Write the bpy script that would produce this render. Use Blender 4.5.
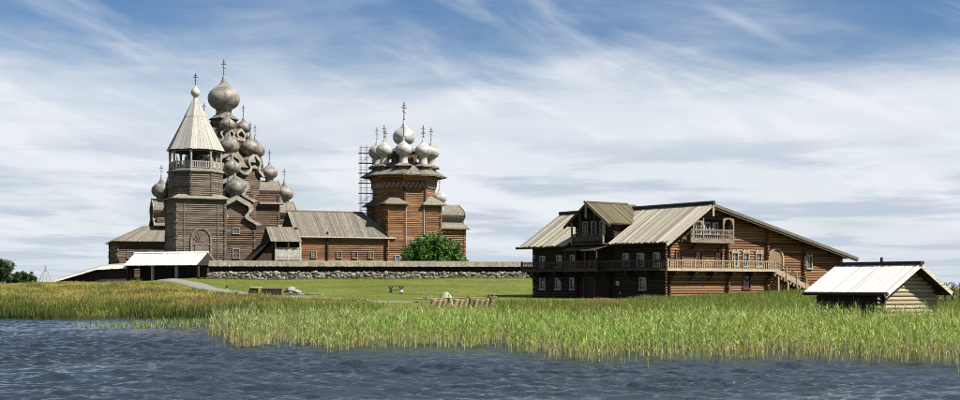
import bpy, math, random
import numpy as np
from mathutils import Matrix, Vector
random.seed(7); RNG = np.random.default_rng(11)
R = math.radians; PI = math.pi
for o in list(bpy.data.objects): bpy.data.objects.remove(o)
S = bpy.context.scene; COL = S.collection

# ------------------------------------------------------------ camera, sky, sun, exposure
CAMZ = 3.0
cam = bpy.data.objects.new('camera', bpy.data.cameras.new('camera')); COL.objects.link(cam)
cam.location = (0, 0, CAMZ); cam.rotation_euler = (R(90), 0, 0)
cam.data.sensor_width = 36; cam.data.lens = 48.75; cam.data.shift_y = 84/960
cam.data.clip_end = 30000; cam.data.clip_start = 0.5
S.camera = cam
S.view_settings.view_transform = 'Standard'; S.view_settings.look = 'None'
S.view_settings.gamma = 1; S.view_settings.exposure = 1.3
S.cycles.filter_width = 1.0
S.render.resolution_x = 1024; S.render.resolution_y = 427

SUN_AZ = math.atan2(0.925, -0.38)      # from +Y clockwise, towards the right and behind the camera
SUN_EL = R(47)
sun = bpy.data.objects.new('sun', bpy.data.lights.new('sun', 'SUN')); COL.objects.link(sun)
sun.data.energy = 4.8; sun.data.angle = R(0.5); sun.data.color = (1, .95, .87)
sd = Vector((math.sin(SUN_AZ)*math.cos(SUN_EL), math.cos(SUN_AZ)*math.cos(SUN_EL), math.sin(SUN_EL)))
sun.rotation_euler = sd.to_track_quat('Z', 'Y').to_euler()

W = bpy.data.worlds.new('World'); S.world = W; W.use_nodes = True

class NT:
    """small node-tree helper"""
    def __init__(s, tree): s.t = tree; s.n = tree.nodes; s.l = tree.links
    def node(s, typ, **kw):
        n = s.n.new(typ)
        for k, v in kw.items():
            if k.startswith('i_'): s.put(n, k[2:], v)
            else: setattr(n, k, v)
        return n
    def put(s, n, key, v):
        if key.isdigit(): key = int(key)
        sock = n.inputs[key]
        if hasattr(v, 'links') or isinstance(v, bpy.types.NodeSocket): s.l.new(v, sock)
        else: sock.default_value = v
    def math(s, op, a, b=0.0, c=0.0, clamp=False):
        n = s.n.new('ShaderNodeMath'); n.operation = op; n.use_clamp = clamp
        s.put(n, '0', a); s.put(n, '1', b); s.put(n, '2', c); return n.outputs[0]
    def mix(s, f, a, b, typ='MIX'):
        n = s.n.new('ShaderNodeMix'); n.data_type = 'RGBA'; n.blend_type = typ
        s.put(n, '0', f); s.put(n, '6', a); s.put(n, '7', b); return n.outputs[2]
    def ramp(s, f, stops, interp='LINEAR'):
        n = s.n.new('ShaderNodeValToRGB'); n.color_ramp.interpolation = interp
        e = n.color_ramp.elements
        while len(e) < len(stops): e.new(0.5)
        for q, (p, c) in zip(e, stops):
            q.position = p; q.color = (c, c, c, 1) if not isinstance(c, tuple) else tuple(c)+(1,)
        s.put(n, '0', f); return n.outputs[0]
    def noise(s, vec, scale, detail=4, rough=.55, dist=0.0):
        n = s.node('ShaderNodeTexNoise'); s.put(n, 'Vector', vec); s.put(n, 'Scale', scale)
        s.put(n, 'Detail', detail); s.put(n, 'Roughness', rough); s.put(n, 'Distortion', dist); return n.outputs[0]
    def mapr(s, v, a, b, c, d, smooth=True):
        n = s.node('ShaderNodeMapRange'); n.interpolation_type = 'SMOOTHSTEP' if smooth else 'LINEAR'
        for k, x in zip(('Value', 'From Min', 'From Max', 'To Min', 'To Max'), (v, a, b, c, d)): s.put(n, k, x)
        return n.outputs[0]
    def vscale(s, vec, sc, loc=(0, 0, 0)):
        n = s.node('ShaderNodeMapping'); s.put(n, 'Vector', vec); s.put(n, 'Scale', sc); s.put(n, 'Location', loc); return n.outputs[0]

def build_world():
    N = NT(W.node_tree); N.n.clear()
    out = N.node('ShaderNodeOutputWorld'); bg = N.node('ShaderNodeBackground')
    sky = N.node('ShaderNodeTexSky'); sky.sky_type = 'NISHITA'; sky.sun_disc = False
    sky.sun_elevation = SUN_EL; sky.sun_rotation = SUN_AZ
    sky.air_density = 1.0; sky.dust_density = 0.6; sky.ozone_density = 2.5
    tc = N.node('ShaderNodeTexCoord'); d = tc.outputs['Generated']
    sep = N.node('ShaderNodeSeparateXYZ'); N.put(sep, '0', d)
    x, y, z = sep.outputs
    zz = N.math('MAXIMUM', z, 0.0)
    den = N.math('ADD', zz, 0.10)
    px = N.math('DIVIDE', x, den); py = N.math('DIVIDE', y, den)
    cb = N.node('ShaderNodeCombineXYZ'); N.put(cb, '0', px); N.put(cb, '1', py)
    P = cb.outputs[0]
    # the blue of the clear air: the Nishita sky, deepened a little higher up
    hs = N.node('ShaderNodeHueSaturation'); N.put(hs, 'Saturation', 1.05); N.put(hs, 'Value', 0.68); N.put(hs, 'Color', sky.outputs[0])
    blue = N.mix(1.0, hs.outputs[0], (0.76, 0.90, 1.04, 1), 'MULTIPLY')
    blue = N.mix(N.mapr(zz, 0.10, 0.24, 0, 1), blue, N.mix(1.0, blue, (.86, .93, 1.0, 1), 'MULTIPLY'))
    # high thin cirrus veil
    n1 = N.noise(N.vscale(P, (.55, .30, 1), (3.1, 1.7, 0)), 1.0, 6, .52, .15)
    n2 = N.noise(N.vscale(P, (1.1, 1.5, 1), (7.3, 2.1, 0)), 1.3, 8, .62, .35)
    veil = N.math('ADD', N.math('MULTIPLY', n1, .68), N.math('MULTIPLY', n2, .32))
    lo = N.math('SUBTRACT', N.mapr(zz, 0.10, 0.215, 0.15, 0.46), N.mapr(zz, .23, .45, 0, .08))             # thinner veil seen through less air higher up
    hi = N.math('ADD', lo, .34)
    m = N.node('ShaderNodeMapRange'); m.interpolation_type = 'SMOOTHSTEP'
    N.put(m, 'Value', veil); N.put(m, 'From Min', lo); N.put(m, 'From Max', hi)
    v = N.math('MULTIPLY', m.outputs[0], .90)
    wa = N.math('SUBTRACT', N.math('MULTIPLY', x, .90), N.math('MULTIPLY', z, .55)); wc = N.math('ADD', N.math('MULTIPLY', x, .42), N.math('MULTIPLY', z, 1.0))
    cb3 = N.node('ShaderNodeCombineXYZ'); N.put(cb3, '0', N.math('MULTIPLY', wa, 5.0)); N.put(cb3, '1', N.math('MULTIPLY', wc, 21.0)); N.put(cb3, '2', N.math('MULTIPLY', y, 3.0))
    streak = N.noise(cb3.outputs[0], 1.0, 8, .60, .5)
    v = N.math('ADD', v, N.math('MULTIPLY', N.mapr(streak, .46, .74, 0, 1), .34), clamp=True)
    white = (6.15, 6.40, 6.75, 1)
    c = N.mix(v, blue, white)
    # lower grey stratocumulus banks near the horizon
    den2 = N.math('ADD', zz, 0.045)
    cb2 = N.node('ShaderNodeCombineXYZ'); N.put(cb2, '0', N.math('DIVIDE', x, den2)); N.put(cb2, '1', N.math('DIVIDE', y, den2))
    g1 = N.noise(N.vscale(cb2.outputs[0], (.60, .55, 1), (2.2, 5.5, 0)), 1.0, 8, .58, .2)
    g = N.mapr(g1, .45, .60, 0, 1)
    g = N.math('MULTIPLY', g, N.mapr(zz, 0.085, 0.135, 1, 0))
    c = N.mix(N.math('MULTIPLY', g, .80), c, (3.65, 4.25, 5.1, 1))
    # pale haze right at the horizon
    c = N.mix(N.mapr(zz, 0.0, 0.05, .65, 0), c, (4.45, 5.0, 5.75, 1))
    # a short contrail, in direction space of the sky
    a = Vector((715-480, 1300, 284-9)).normalized(); b = Vector((806-480, 1300, 284-53)).normalized()
    nrm = a.cross(b).normalized(); al = (b-a).normalized()
    def dot(v):
        q = N.node('ShaderNodeVectorMath', operation='DOT_PRODUCT'); N.put(q, '0', d); N.put(q, '1', tuple(v)); return q.outputs['Value']
    dist = N.math('ABSOLUTE', N.math('ADD', dot(nrm), N.math('MULTIPLY', N.math('SUBTRACT', N.noise(d, 40, 4), .5), .006)))
    ta = N.math('DIVIDE', N.math('SUBTRACT', dot(al), a.dot(al)), (b-a).length)
    ct = N.math('MULTIPLY', N.mapr(dist, 0, .007, 1, 0), N.math('MULTIPLY', N.mapr(ta, -.35, .2, 0, 1), N.mapr(ta, .45, 1.15, 1, 0)))
    c = N.mix(N.math('MULTIPLY', ct, .25), c, white)
    N.put(bg, 'Color', c); N.put(bg, 'Strength', 0.055)
    N.l.new(bg.outputs[0], out.inputs[0])
build_world()

# ------------------------------------------------------------ materials
K = .66     # common reflectance level
def kk(c): return tuple(q*K for q in c[:3])
def newmat(name):
    m = bpy.data.materials.new(name); m.use_nodes = True; N = NT(m.node_tree); N.n.clear()
    out = N.node('ShaderNodeOutputMaterial'); p = N.node('ShaderNodeBsdfPrincipled'); N.l.new(p.outputs[0], out.inputs[0])
    return m, N, p, out

def wood(name, c, c2=None, streak=(.35, .35, 5), var=.35, rough=.85, bump=.25, stain=None, stainamt=.5, scale=1.0, stainsc=.35):
    """weathered timber: streaky grain, per-piece variation, blotchy stain"""
    m, N, p, out = newmat(name)
    tc = N.node('ShaderNodeTexCoord'); oi = N.node('ShaderNodeObjectInfo'); ge = N.node('ShaderNodeNewGeometry')
    rnd = N.math('FRACT', N.math('ADD', oi.outputs['Random'], N.math('MULTIPLY', ge.outputs['Random Per Island'], 3.7)))
    off = N.node('ShaderNodeCombineXYZ'); N.put(off, '0', N.math('MULTIPLY', rnd, 91.0)); N.put(off, '1', N.math('MULTIPLY', rnd, 37.0))
    ad = N.node('ShaderNodeVectorMath', operation='ADD'); N.put(ad, '0', tc.outputs['Object']); N.put(ad, '1', off.outputs[0])
    vec = N.vscale(ad.outputs[0], tuple(streak))
    n1 = N.noise(vec, 2.0*scale, 7, .65)
    c = kk(c); c2 = kk(c2) if c2 else tuple(q*.45 for q in c); stain = kk(stain) if stain else None
    col = N.mix(N.mapr(n1, .3, .68, 0, 1), tuple(c2)+(1,), tuple(c)+(1,))
    if stain:
        n2 = N.noise(tc.outputs['Object'], stainsc, 5, .6)
        col = N.mix(N.math('MULTIPLY', N.mapr(n2, .42, .62, 0, 1), stainamt), col, tuple(stain)+(1,))
    hv = N.node('ShaderNodeHueSaturation'); N.put(hv, 'Color', col)
    N.put(hv, 'Value', N.math('ADD', 1-var/2, N.math('MULTIPLY', rnd, var)))
    N.put(hv, 'Hue', N.math('ADD', .494, N.math('MULTIPLY', rnd, .012)))
    N.put(p, 'Base Color', hv.outputs[0]); N.put(p, 'Roughness', rough); N.put(p, 'Specular IOR Level', .25)
    b = N.node('ShaderNodeBump'); N.put(b, 'Strength', bump); N.put(b, 'Distance', .05); N.put(b, 'Height', n1)
    N.l.new(b.outputs[0], p.inputs['Normal'])
    return m

def plain(name, c, rough=.7, metal=0, spec=.4, nscale=3.0, var=.3):
    m, N, p, out = newmat(name); c = kk(c)
    tc = N.node('ShaderNodeTexCoord')
    n = N.noise(tc.outputs['Object'], nscale, 5, .6)
    N.put(p, 'Base Color', N.mix(n, tuple(q*(1-var) for q in c)+(1,), tuple(min(1, q*(1+var)) for q in c)+(1,)))
    N.put(p, 'Roughness', rough); N.put(p, 'Metallic', metal); N.put(p, 'Specular IOR Level', spec)
    return m

def shingle(name, c, c2, rough=.55):
    """silvery aspen shingles in rings"""
    c, c2 = kk(c), kk(c2)
    m, N, p, out = newmat(name)
    tc = N.node('ShaderNodeTexCoord'); oi = N.node('ShaderNodeObjectInfo')
    sp = N.node('ShaderNodeSeparateXYZ'); N.put(sp, '0', tc.outputs['Object'])
    ang = N.math('ARCTAN2', sp.outputs[0], sp.outputs[1])
    cb = N.node('ShaderNodeCombineXYZ'); N.put(cb, '0', N.math('MULTIPLY', ang, 1.0)); N.put(cb, '1', sp.outputs[2])
    br = N.node('ShaderNodeTexBrick'); N.put(br, 'Vector', cb.outputs[0]); N.put(br, 'Scale', 2.4)
    N.put(br, 'Color1', (.75, .75, .75, 1)); N.put(br, 'Color2', (1, 1, 1, 1)); N.put(br, 'Mortar', (.30, .30, .30, 1)); N.put(br, 'Mortar Size', .035)
    n = N.noise(tc.outputs['Object'], 1.6, 6, .65)
    col = N.mix(N.mapr(n, .33, .66, 0, 1), tuple(c2)+(1,), tuple(c)+(1,))
    col = N.mix(.75, col, br.outputs[0], 'MULTIPLY')
    hv = N.node('ShaderNodeHueSaturation'); N.put(hv, 'Color', col); N.put(hv, 'Value', N.math('ADD', .88, N.math('MULTIPLY', oi.outputs['Random'], .3)))
    N.put(p, 'Base Color', hv.outputs[0]); N.put(p, 'Roughness', rough); N.put(p, 'Specular IOR Level', .4)
    b = N.node('ShaderNodeBump'); N.put(b, 'Strength', .35); N.put(b, 'Distance', .06); N.put(b, 'Height', br.outputs[0])
    N.l.new(b.outputs[0], p.inputs['Normal'])
    return m

def leafmat(name, c1, c2, trans=.35, attr=None):
    c1, c2 = kk(c1), kk(c2)
    m, N, p, out = newmat(name)
    ge = N.node('ShaderNodeNewGeometry'); tc = N.node('ShaderNodeTexCoord')
    n = N.noise(tc.outputs['Object'], .35, 4)
    f = N.math('ADD', N.math('MULTIPLY', ge.outputs['Random Per Island'], .65), N.math('MULTIPLY', n, .35))
    col = N.mix(f, tuple(c1)+(1,), tuple(c2)+(1,))
    if attr:
        at = N.node('ShaderNodeAttribute'); at.attribute_name = attr; col = at.outputs['Color']
    N.put(p, 'Base Color', col); N.put(p, 'Roughness', .55); N.put(p, 'Specular IOR Level', .25)
    tr = N.node('ShaderNodeBsdfTranslucent'); N.put(tr, 'Color', N.mix(1.0, col, (1.2, 1.25, .6, 1), 'MULTIPLY'))
    mx = N.node('ShaderNodeMixShader'); N.put(mx, '0', trans); N.l.new(p.outputs[0], mx.inputs[1]); N.l.new(tr.outputs[0], mx.inputs[2])
    N.l.new(mx.outputs[0], out.inputs[0])
    return m

LOGS = (1.2, 5, 5)   # grain along local x for unit logs and boards
M = {}
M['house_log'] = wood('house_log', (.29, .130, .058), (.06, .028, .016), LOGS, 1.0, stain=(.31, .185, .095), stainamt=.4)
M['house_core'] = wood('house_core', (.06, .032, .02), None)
M['dark_shade_log'] = wood('dark_shade_log', (.058, .034, .024), (.022, .014, .011), LOGS, .5)  # dark logs; the tone also carries the shade of the farmhouse's long side
M['house_board'] = wood('house_board', (.68, .62, .49), (.18, .155, .12), (.35, 9, 9), .8, bump=.4, stain=(.36, .325, .245), stainamt=.55, stainsc=.5)
M['moss_board'] = wood('moss_board', (.17, .14, .085), (.06, .05, .032), (.5, 9, 9), .7, bump=.4, stain=(.14, .15, .05), stainamt=.45)
M['pale_trim'] = wood('pale_trim', (.50, .45, .36), (.30, .265, .21), (1, 4, 4), .2)
M['rail_wood'] = wood('rail_wood', (.44, .35, .24), (.24, .17, .10), (1, 4, 4), .35)
M['grey_trim'] = wood('grey_trim', (.24, .20, .165), (.11, .09, .075), (2, 2, 2), .4)
M['old_rail'] = wood('old_rail', (.30, .255, .20), (.14, .11, .08), (1, 4, 4), .4)
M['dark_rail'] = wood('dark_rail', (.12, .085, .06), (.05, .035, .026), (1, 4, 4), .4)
M['dark_wood'] = wood('dark_wood', (.045, .036, .03), (.02, .016, .013), (1, 4, 4), .3)
M['red_trim'] = wood('red_trim', (.23, .07, .035), (.12, .035, .02), (1, 4, 4), .3)
M['gate_board'] = wood('gate_board', (.30, .21, .12), (.17, .11, .06), (6, 6, .6), .4)
M['grey_log'] = wood('grey_log', (.225, .185, .150), (.07, .056, .046), (.35, .35, 4), .8, stain=(.13, .095, .07), stainamt=.5)
M['church_log'] = wood('church_log', (.22, .155, .105), (.065, .043, .031), (.35, .35, 4), .8, stain=(.11, .075, .05), stainamt=.5)
M['fresh_log'] = wood('fresh_log', (.35, .185, .09), (.11, .055, .030), (.35, .35, 4), .8, stain=(.30, .145, .07), stainamt=.5)
M['tent_board'] = wood('tent_board', (.58, .555, .50), (.29, .27, .24), (6, 6, .5), .3, stain=(.36, .34, .29), stainamt=.4)
M['roof_board'] = wood('roof_board', (.25, .225, .18), (.10, .09, .07), (3.5, .8, .8), .5, bump=.4, stain=(.20, .185, .13), stainamt=.4)
M['wall_board'] = wood('wall_board', (.27, .245, .19), (.12, .11, .085), (4, .8, .8), .5, bump=.4)
M['silver_board'] = wood('silver_board', (1.0, .96, .89), (.58, .55, .49), (.6, 7, 7), .4, bump=.3)
M['gate_roof'] = wood('gate_roof', (.86, .82, .72), (.58, .55, .47), (4, .8, .8), .25)
M['bochka'] = wood('bochka', (.28, .25, .205), (.08, .07, .055), (2, 1.2, 5), .4, stain=(.22, .19, .15), stainamt=.5)
M['bochka_edge'] = wood('bochka_edge', (.42, .385, .33), (.22, .20, .17), (2, 2, 2), .3)
M['dome'] = shingle('dome', (.40, .37, .315), (.13, .115, .092))
M['pale_dome'] = shingle('pale_dome', (.72, .71, .67), (.36, .35, .32))
M['iron'] = plain('iron', (.03, .03, .03), .6)
M['glass'] = plain('glass', (.02, .03, .045), .06, 0, .9, 1.0)
M['window_white'] = plain('window_white', (.43, .42, .39), .7)
M['stone'] = wood('stone', (.36, .325, .265), (.15, .138, .115), (2, 2, 2), 1.1, bump=.3)
M['pale_stone'] = wood('pale_stone', (.40, .385, .35), (.24, .23, .21), (2, 2, 2), .4)
M['hut_log'] = wood('hut_log', (.50, .43, .29), (.27, .215, .135), LOGS, .5)
M['net'] = wood('net', (.44, .33, .17), (.28, .20, .10), (5, 5, 2), .3)
M['bark'] = wood('bark', (.09, .07, .05), None, (3, 3, .8), .3)
M['leaf_dark'] = leafmat('leaf_dark', (.035, .10, .014), (.10, .21, .035), .25)
M['leaf_far'] = leafmat('leaf_far', (.025, .055, .014), (.065, .11, .03), .25)
M['blade'] = leafmat('blade', (0, 0, 0), (0, 0, 0), .32, attr='tint')
M['steel'] = plain('steel', (.25, .25, .26), .5, .6)

def vnoise(x, y, seed, oct=4):
    g = np.random.default_rng(seed).uniform(-1, 1, (256, 256)); out = np.zeros_like(x); a = 1.0
    for k in range(oct):
        i = np.floor(x).astype(int); j = np.floor(y).astype(int); fx = x-i; fy = y-j; fx = fx*fx*(3-2*fx); fy = fy*fy*(3-2*fy)
        G = lambda p, q: g[p % 256, q % 256]
        out += a*((G(i, j)*(1-fx)+G(i+1, j)*fx)*(1-fy)+(G(i, j+1)*(1-fx)+G(i+1, j+1)*fx)*fy)
        x = x*2.03+17.3; y = y*2.03+5.1; a *= .6
    return out
# ------------------------------------------------------------ mesh helpers
class MB:
    def __init__(s): s.v = []; s.f = []; s.mx = None
    def add(s, vs, fs):
        k = len(s.v)
        if s.mx is not None: vs = [tuple(s.mx @ Vector(q)) for q in vs]
        s.v += [tuple(q) for q in vs]; s.f += [tuple(i+k for i in q) for q in fs]; return s
    def box(s, x0, x1, y0, y1, z0, z1):
        return s.add([(x0,y0,z0),(x1,y0,z0),(x1,y1,z0),(x0,y1,z0),(x0,y0,z1),(x1,y0,z1),(x1,y1,z1),(x0,y1,z1)],
                     [(0,3,2,1),(4,5,6,7),(0,1,5,4),(1,2,6,5),(2,3,7,6),(3,0,4,7)])
    def bar(s, p, q, w, h, up=(0, 0, 1)):
        """rectangular beam from p to q, w wide, h high"""
        p, q = Vector(p), Vector(q); d = (q-p).normalized(); u = Vector(up)
        sx = d.cross(u).normalized() if abs(d.dot(u)) < .999 else Vector((1, 0, 0)); uz = sx.cross(d).normalized()
        a, b = sx*w/2, uz*h/2
        vs = [p-a-b, p+a-b, p+a+b, p-a+b, q-a-b, q+a-b, q+a+b, q-a+b]
        return s.add(vs, [(0,3,2,1),(4,5,6,7),(0,1,5,4),(1,2,6,5),(2,3,7,6),(3,0,4,7)])
    def tube(s, p, q, r, n=6, r1=None, jit=0):
        p, q = Vector(p), Vector(q); d = (q-p).normalized(); r1 = r if r1 is None else r1
        a = d.orthogonal().normalized(); b = d.cross(a)
        vs = []
        for c, rr in ((p, r), (q, r1)):
            for i in range(n):
                t = 2*PI*(i+.5)/n; vs.append(c+(a*math.cos(t)+b*math.sin(t))*rr*(1+random.uniform(-jit, jit)))
        fs = [(i, (i+1) % n, n+(i+1) % n, n+i) for i in range(n)]+[tuple(range(n))[::-1], tuple(range(n, 2*n))]
        return s.add(vs, fs)
    def lathe(s, prof, n=16, c=(0, 0, 0)):
        vs = [(c[0]+r*math.cos(2*PI*(i+.5)/n), c[1]+r*math.sin(2*PI*(i+.5)/n), c[2]+z) for r, z in prof for i in range(n)]
        fs = [(k*n+i, k*n+(i+1) % n, (k+1)*n+(i+1) % n, (k+1)*n+i) for k in range(len(prof)-1) for i in range(n)]
        fs += [tuple(range(n))[::-1], tuple(range((len(prof)-1)*n, len(prof)*n))]
        return s.add(vs, fs)
    def prism(s, poly, axis, a, b):
        """extrude a 2d polygon (in the two other axes) from a to b along axis"""
        n = len(poly)
        def p3(p, t): return {'x': (t, p[0], p[1]), 'y': (p[0], t, p[1]), 'z': (p[0], p[1], t)}[axis]
        return s.add([p3(p, a) for p in poly]+[p3(p, b) for p in poly],
                     [tuple(range(n)), tuple(range(n, 2*n))[::-1]]+[(i, n+i, n+(i+1) % n, (i+1) % n) for i in range(n)])
    def ico(s, c, r, jit=.2, sq=(1, 1, 1)):
        t = (1+5**.5)/2; L = math.sqrt(1+t*t)
        vs = [(-1,t,0),(1,t,0),(-1,-t,0),(1,-t,0),(0,-1,t),(0,1,t),(0,-1,-t),(0,1,-t),(t,0,-1),(t,0,1),(-t,0,-1),(-t,0,1)]
        vs = [tuple(c[k]+v[k]/L*r*sq[k]*(1+random.uniform(-jit, jit)) for k in range(3)) for v in vs]
        return s.add(vs, [(0,11,5),(0,5,1),(0,1,7),(0,7,10),(0,10,11),(1,5,9),(5,11,4),(11,10,2),(10,7,6),(7,1,8),(3,9,4),(3,4,2),(3,2,6),(3,6,8),(3,8,9),(4,9,5),(2,4,11),(6,2,10),(8,6,7),(9,8,1)])
    def mesh(s, name, mat, smooth=False):
        m = bpy.data.meshes.new(name); m.from_pydata(s.v, [], s.f)
        m.materials.append(M[mat] if isinstance(mat, str) else mat)
        import bmesh
        bm = bmesh.new(); bm.from_mesh(m); bmesh.ops.recalc_face_normals(bm, faces=bm.faces); bm.to_mesh(m); bm.free()
        if smooth: m.polygons.foreach_set('use_smooth', [True]*len(m.polygons))
        m.update(); return m
    def build(s, name, mat, parent=None, smooth=False, **kw): return put(name, s.mesh(name, mat, smooth), parent, **kw)

def put(name, mesh, parent=None, loc=(0, 0, 0), rot=(0, 0, 0), scale=(1, 1, 1), kind=None):
    o = bpy.data.objects.new(name, mesh); COL.objects.link(o); o.parent = parent
    o.location = loc; o.rotation_euler = rot; o.scale = scale
    if kind: o['kind'] = kind
    return o
def thing(name, label, cat, loc=(0, 0, 0), rz=0, group=None):
    o = bpy.data.objects.new(name, None); COL.objects.link(o); o.location = loc; o.rotation_euler = (0, 0, rz)
    o['label'] = label; o['category'] = cat
    if group: o['group'] = group
    o.empty_display_size = .2
    return o
def px(x, depth): return (x-480)*depth/1300.0
def interp(v, xs, ys): return float(np.interp(v, xs, ys))
def sstep(t): t = min(1, max(0, t)); return t*t*(3-2*t)

# unit pieces, shared by many objects
def unit_logs(mat, nm='log'):
    out = []
    for k in range(4):
        m = MB(); n = 8; xs = (0, .5, 1)
        vs = []
        for x in xs:
            cy, cz, rr = random.uniform(-.06, .06), random.uniform(-.06, .06), random.uniform(.95, 1.05)
            vs += [(x, cy+rr*math.cos(2*PI*(i+.5)/n), cz+rr*math.sin(2*PI*(i+.5)/n)) for i in range(n)]
        fs = [(j*n+i, j*n+(i+1) % n, (j+1)*n+(i+1) % n, (j+1)*n+i) for j in range(2) for i in range(n)]
        fs += [tuple(range(n)), tuple(range(2*n, 3*n))]
        out.append(m.add(vs, fs).mesh(nm, mat, True))
    return out
def unit_boards(mat, nm='board'):
    out = []
    for k in range(3):
        m = MB(); e = [random.uniform(-.02, .02) for _ in range(4)]
        m.add([(0+e[0]*.3,-.5,0),(1+e[1]*.3,-.5,0),(1+e[2]*.3,.5,0),(0+e[3]*.3,.5,0),(0+e[0]*.3,-.46,1),(1+e[1]*.3,-.46,1+e[0]*6),(1+e[2]*.3,.46,1+e[1]*6),(0+e[3]*.3,.46,1)],
              [(0,3,2,1),(4,5,6,7),(0,1,5,4),(1,2,6,5),(2,3,7,6),(3,0,4,7)])
        out.append(m.mesh(nm, mat))
    return out
def log_run(parent, meshes, a, b, fixed, axis, z0, z1, d, openings=(), lim=None, name='log', over=.25, limit_over=True):
    """courses of separate logs along x (axis 'x', at y=fixed) or y, cut at openings (u0,u1,z0,z1)"""
    n = max(1, round((z1-z0)/d)); d = (z1-z0)/n
    for i in range(n):
        z = z0+(i+.5)*d; u0, u1 = a-over, b+over
        if lim:
            l0, l1 = lim(z)
            u0, u1 = max(u0, l0), min(u1, l1)
        segs = [(u0, u1)]
        for o0, o1, q0, q1 in openings:
            if q0-.05 < z < q1+.05:
                segs = [t for s0, s1 in segs for t in ((s0, min(s1, o0)), (max(s0, o1), s1)) if t[1]-t[0] > .12]
        for s0, s1 in segs:
            loc = (s0, fixed, z) if axis == 'x' else (fixed, s0, z)
            put(name, random.choice(meshes), parent, loc, (0, 0, 0 if axis == 'x' else PI/2), (s1-s0, d*.53, d*.535))
def wall_logs(mb, p, q, z0, z1, d=.3, over=.25, r=None):
    """joined courses of logs between plan points p and q"""
    n = max(1, round((z1-z0)/d)); d = (z1-z0)/n
    p, q = Vector((p[0], p[1], 0)), Vector((q[0], q[1], 0)); e = (q-p).normalized()*over
    for i in range(n):
        z = Vector((0, 0, z0+(i+.5)*d)); j = e*random.uniform(.7, 1.2)
        mb.tube(p-j+z, q+j+z, r or d*.55, 6, jit=.05)
def ngon(n, apothem, ph=0):
    rc = apothem/math.cos(PI/n)
    return [(rc*math.cos(ph+2*PI*(i+.5)/n-PI/2), rc*math.sin(ph+2*PI*(i+.5)/n-PI/2)) for i in range(n)]
def poly_logs(mb, poly, z0, z1, d=.3, over=.2):
    for i in range(len(poly)): wall_logs(mb, poly[i], poly[(i+1) % len(poly)], z0, z1, d, over)
    return mb
def frustum(mb, p0, z0, p1, z1, thick=.12):
    n = len(p0)
    vs = [(x, y, z0) for x, y in p0]+[(x, y, z1) for x, y in p1]+[(x, y, z0-thick) for x, y in p0]+[(x, y, z1-thick) for x, y in p1]
    fs = []
    for i in range(n):
        j = (i+1) % n; fs += [(i, j, n+j, n+i), (2*n+i, 3*n+i, 3*n+j, 2*n+j), (i, 2*n+i, 2*n+j, j)]
    fs.append(tuple(range(n, 2*n)))
    return mb.add(vs, fs)
def slope_boards(mb, e0, e1, r0, r1, w=.3, t=.05, jit=.05):
    """boards running from eave line e0-e1 up to ridge line r0-r1"""
    e0, e1, r0, r1 = map(Vector, (e0, e1, r0, r1)); L = max((e1-e0).length, (r1-r0).length); n = max(1, round(L/w))
    nr = (e1-e0 if (e1-e0).length > .01 else r1-r0).cross(r0-e0).normalized()
    if nr.z < 0: nr = -nr
    for i in range(n):
        a, b = (i+.04)/n, (i+.96)/n
        j = random.uniform(0, jit); lift = nr*random.uniform(0, .03)
        p = [e0.lerp(e1, a), e0.lerp(e1, b), r0.lerp(r1, b), r0.lerp(r1, a)]
        dn = (p[0]-p[3]).normalized()*j
        p[0] = p[0]+dn; p[1] = p[1]+dn
        p = [q+lift for q in p]; u = [q+nr*t for q in p]
        mb.add(p+u, [(0,3,2,1),(4,5,6,7),(0,1,5,4),(1,2,6,5),(2,3,7,6),(3,0,4,7)])
    return mb

WCACHE = {}
def window(parent, loc, rz, w, h, mat='window_white', nx=2, nz=3, head=None, pane='glass'):
    """window part facing -y before rotation: frame and glazing bars, pane and carved head below it"""
    key = (w, h, mat, nx, nz, head)
    if key not in WCACHE:
        m = MB(); t = .10
        m.box(-w/2-t, -w/2, -.16, .05, -t, h+t); m.box(w/2, w/2+t, -.16, .05, -t, h+t)
        m.box(-w/2, w/2, -.165, .05, h, h+t*1.3); m.box(-w/2-t*1.4, w/2+t*1.4, -.22, .05, -t*1.5, -.002)
        for i in range(1, nx): m.box(-w/2+w*i/nx-.028, -w/2+w*i/nx+.028, -.06, .0, 0, h)
        for i in range(1, nz): m.box(-w/2, w/2, -.062, -.002, h*i/nz-.028, h*i/nz+.028)
        p = MB().box(-w/2, w/2, -.03, .0, 0, h)
        hd = None
        if head:
            hd = MB()
            for sx in (-1, 1): hd.prism([(sx*w*.15, h+.14), (sx*w*.62, h+.14), (sx*w*.55, h+.30), (sx*w*.42, h+.46), (sx*w*.28, h+.30)], 'y', -.20, -.05)
            hd.box(-w*.75, w*.75, -.19, -.04, h+.13, h+.20); hd = hd.mesh('carved_head', head)
        WCACHE[key] = (m.mesh('window', mat), p.mesh('pane', pane), hd)
    a, b, c = WCACHE[key]
    o = put('window', a, parent, loc, (0, 0, rz)); put('pane', b, o)
    if c: put('carved_head', c, o)
    return o

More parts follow.
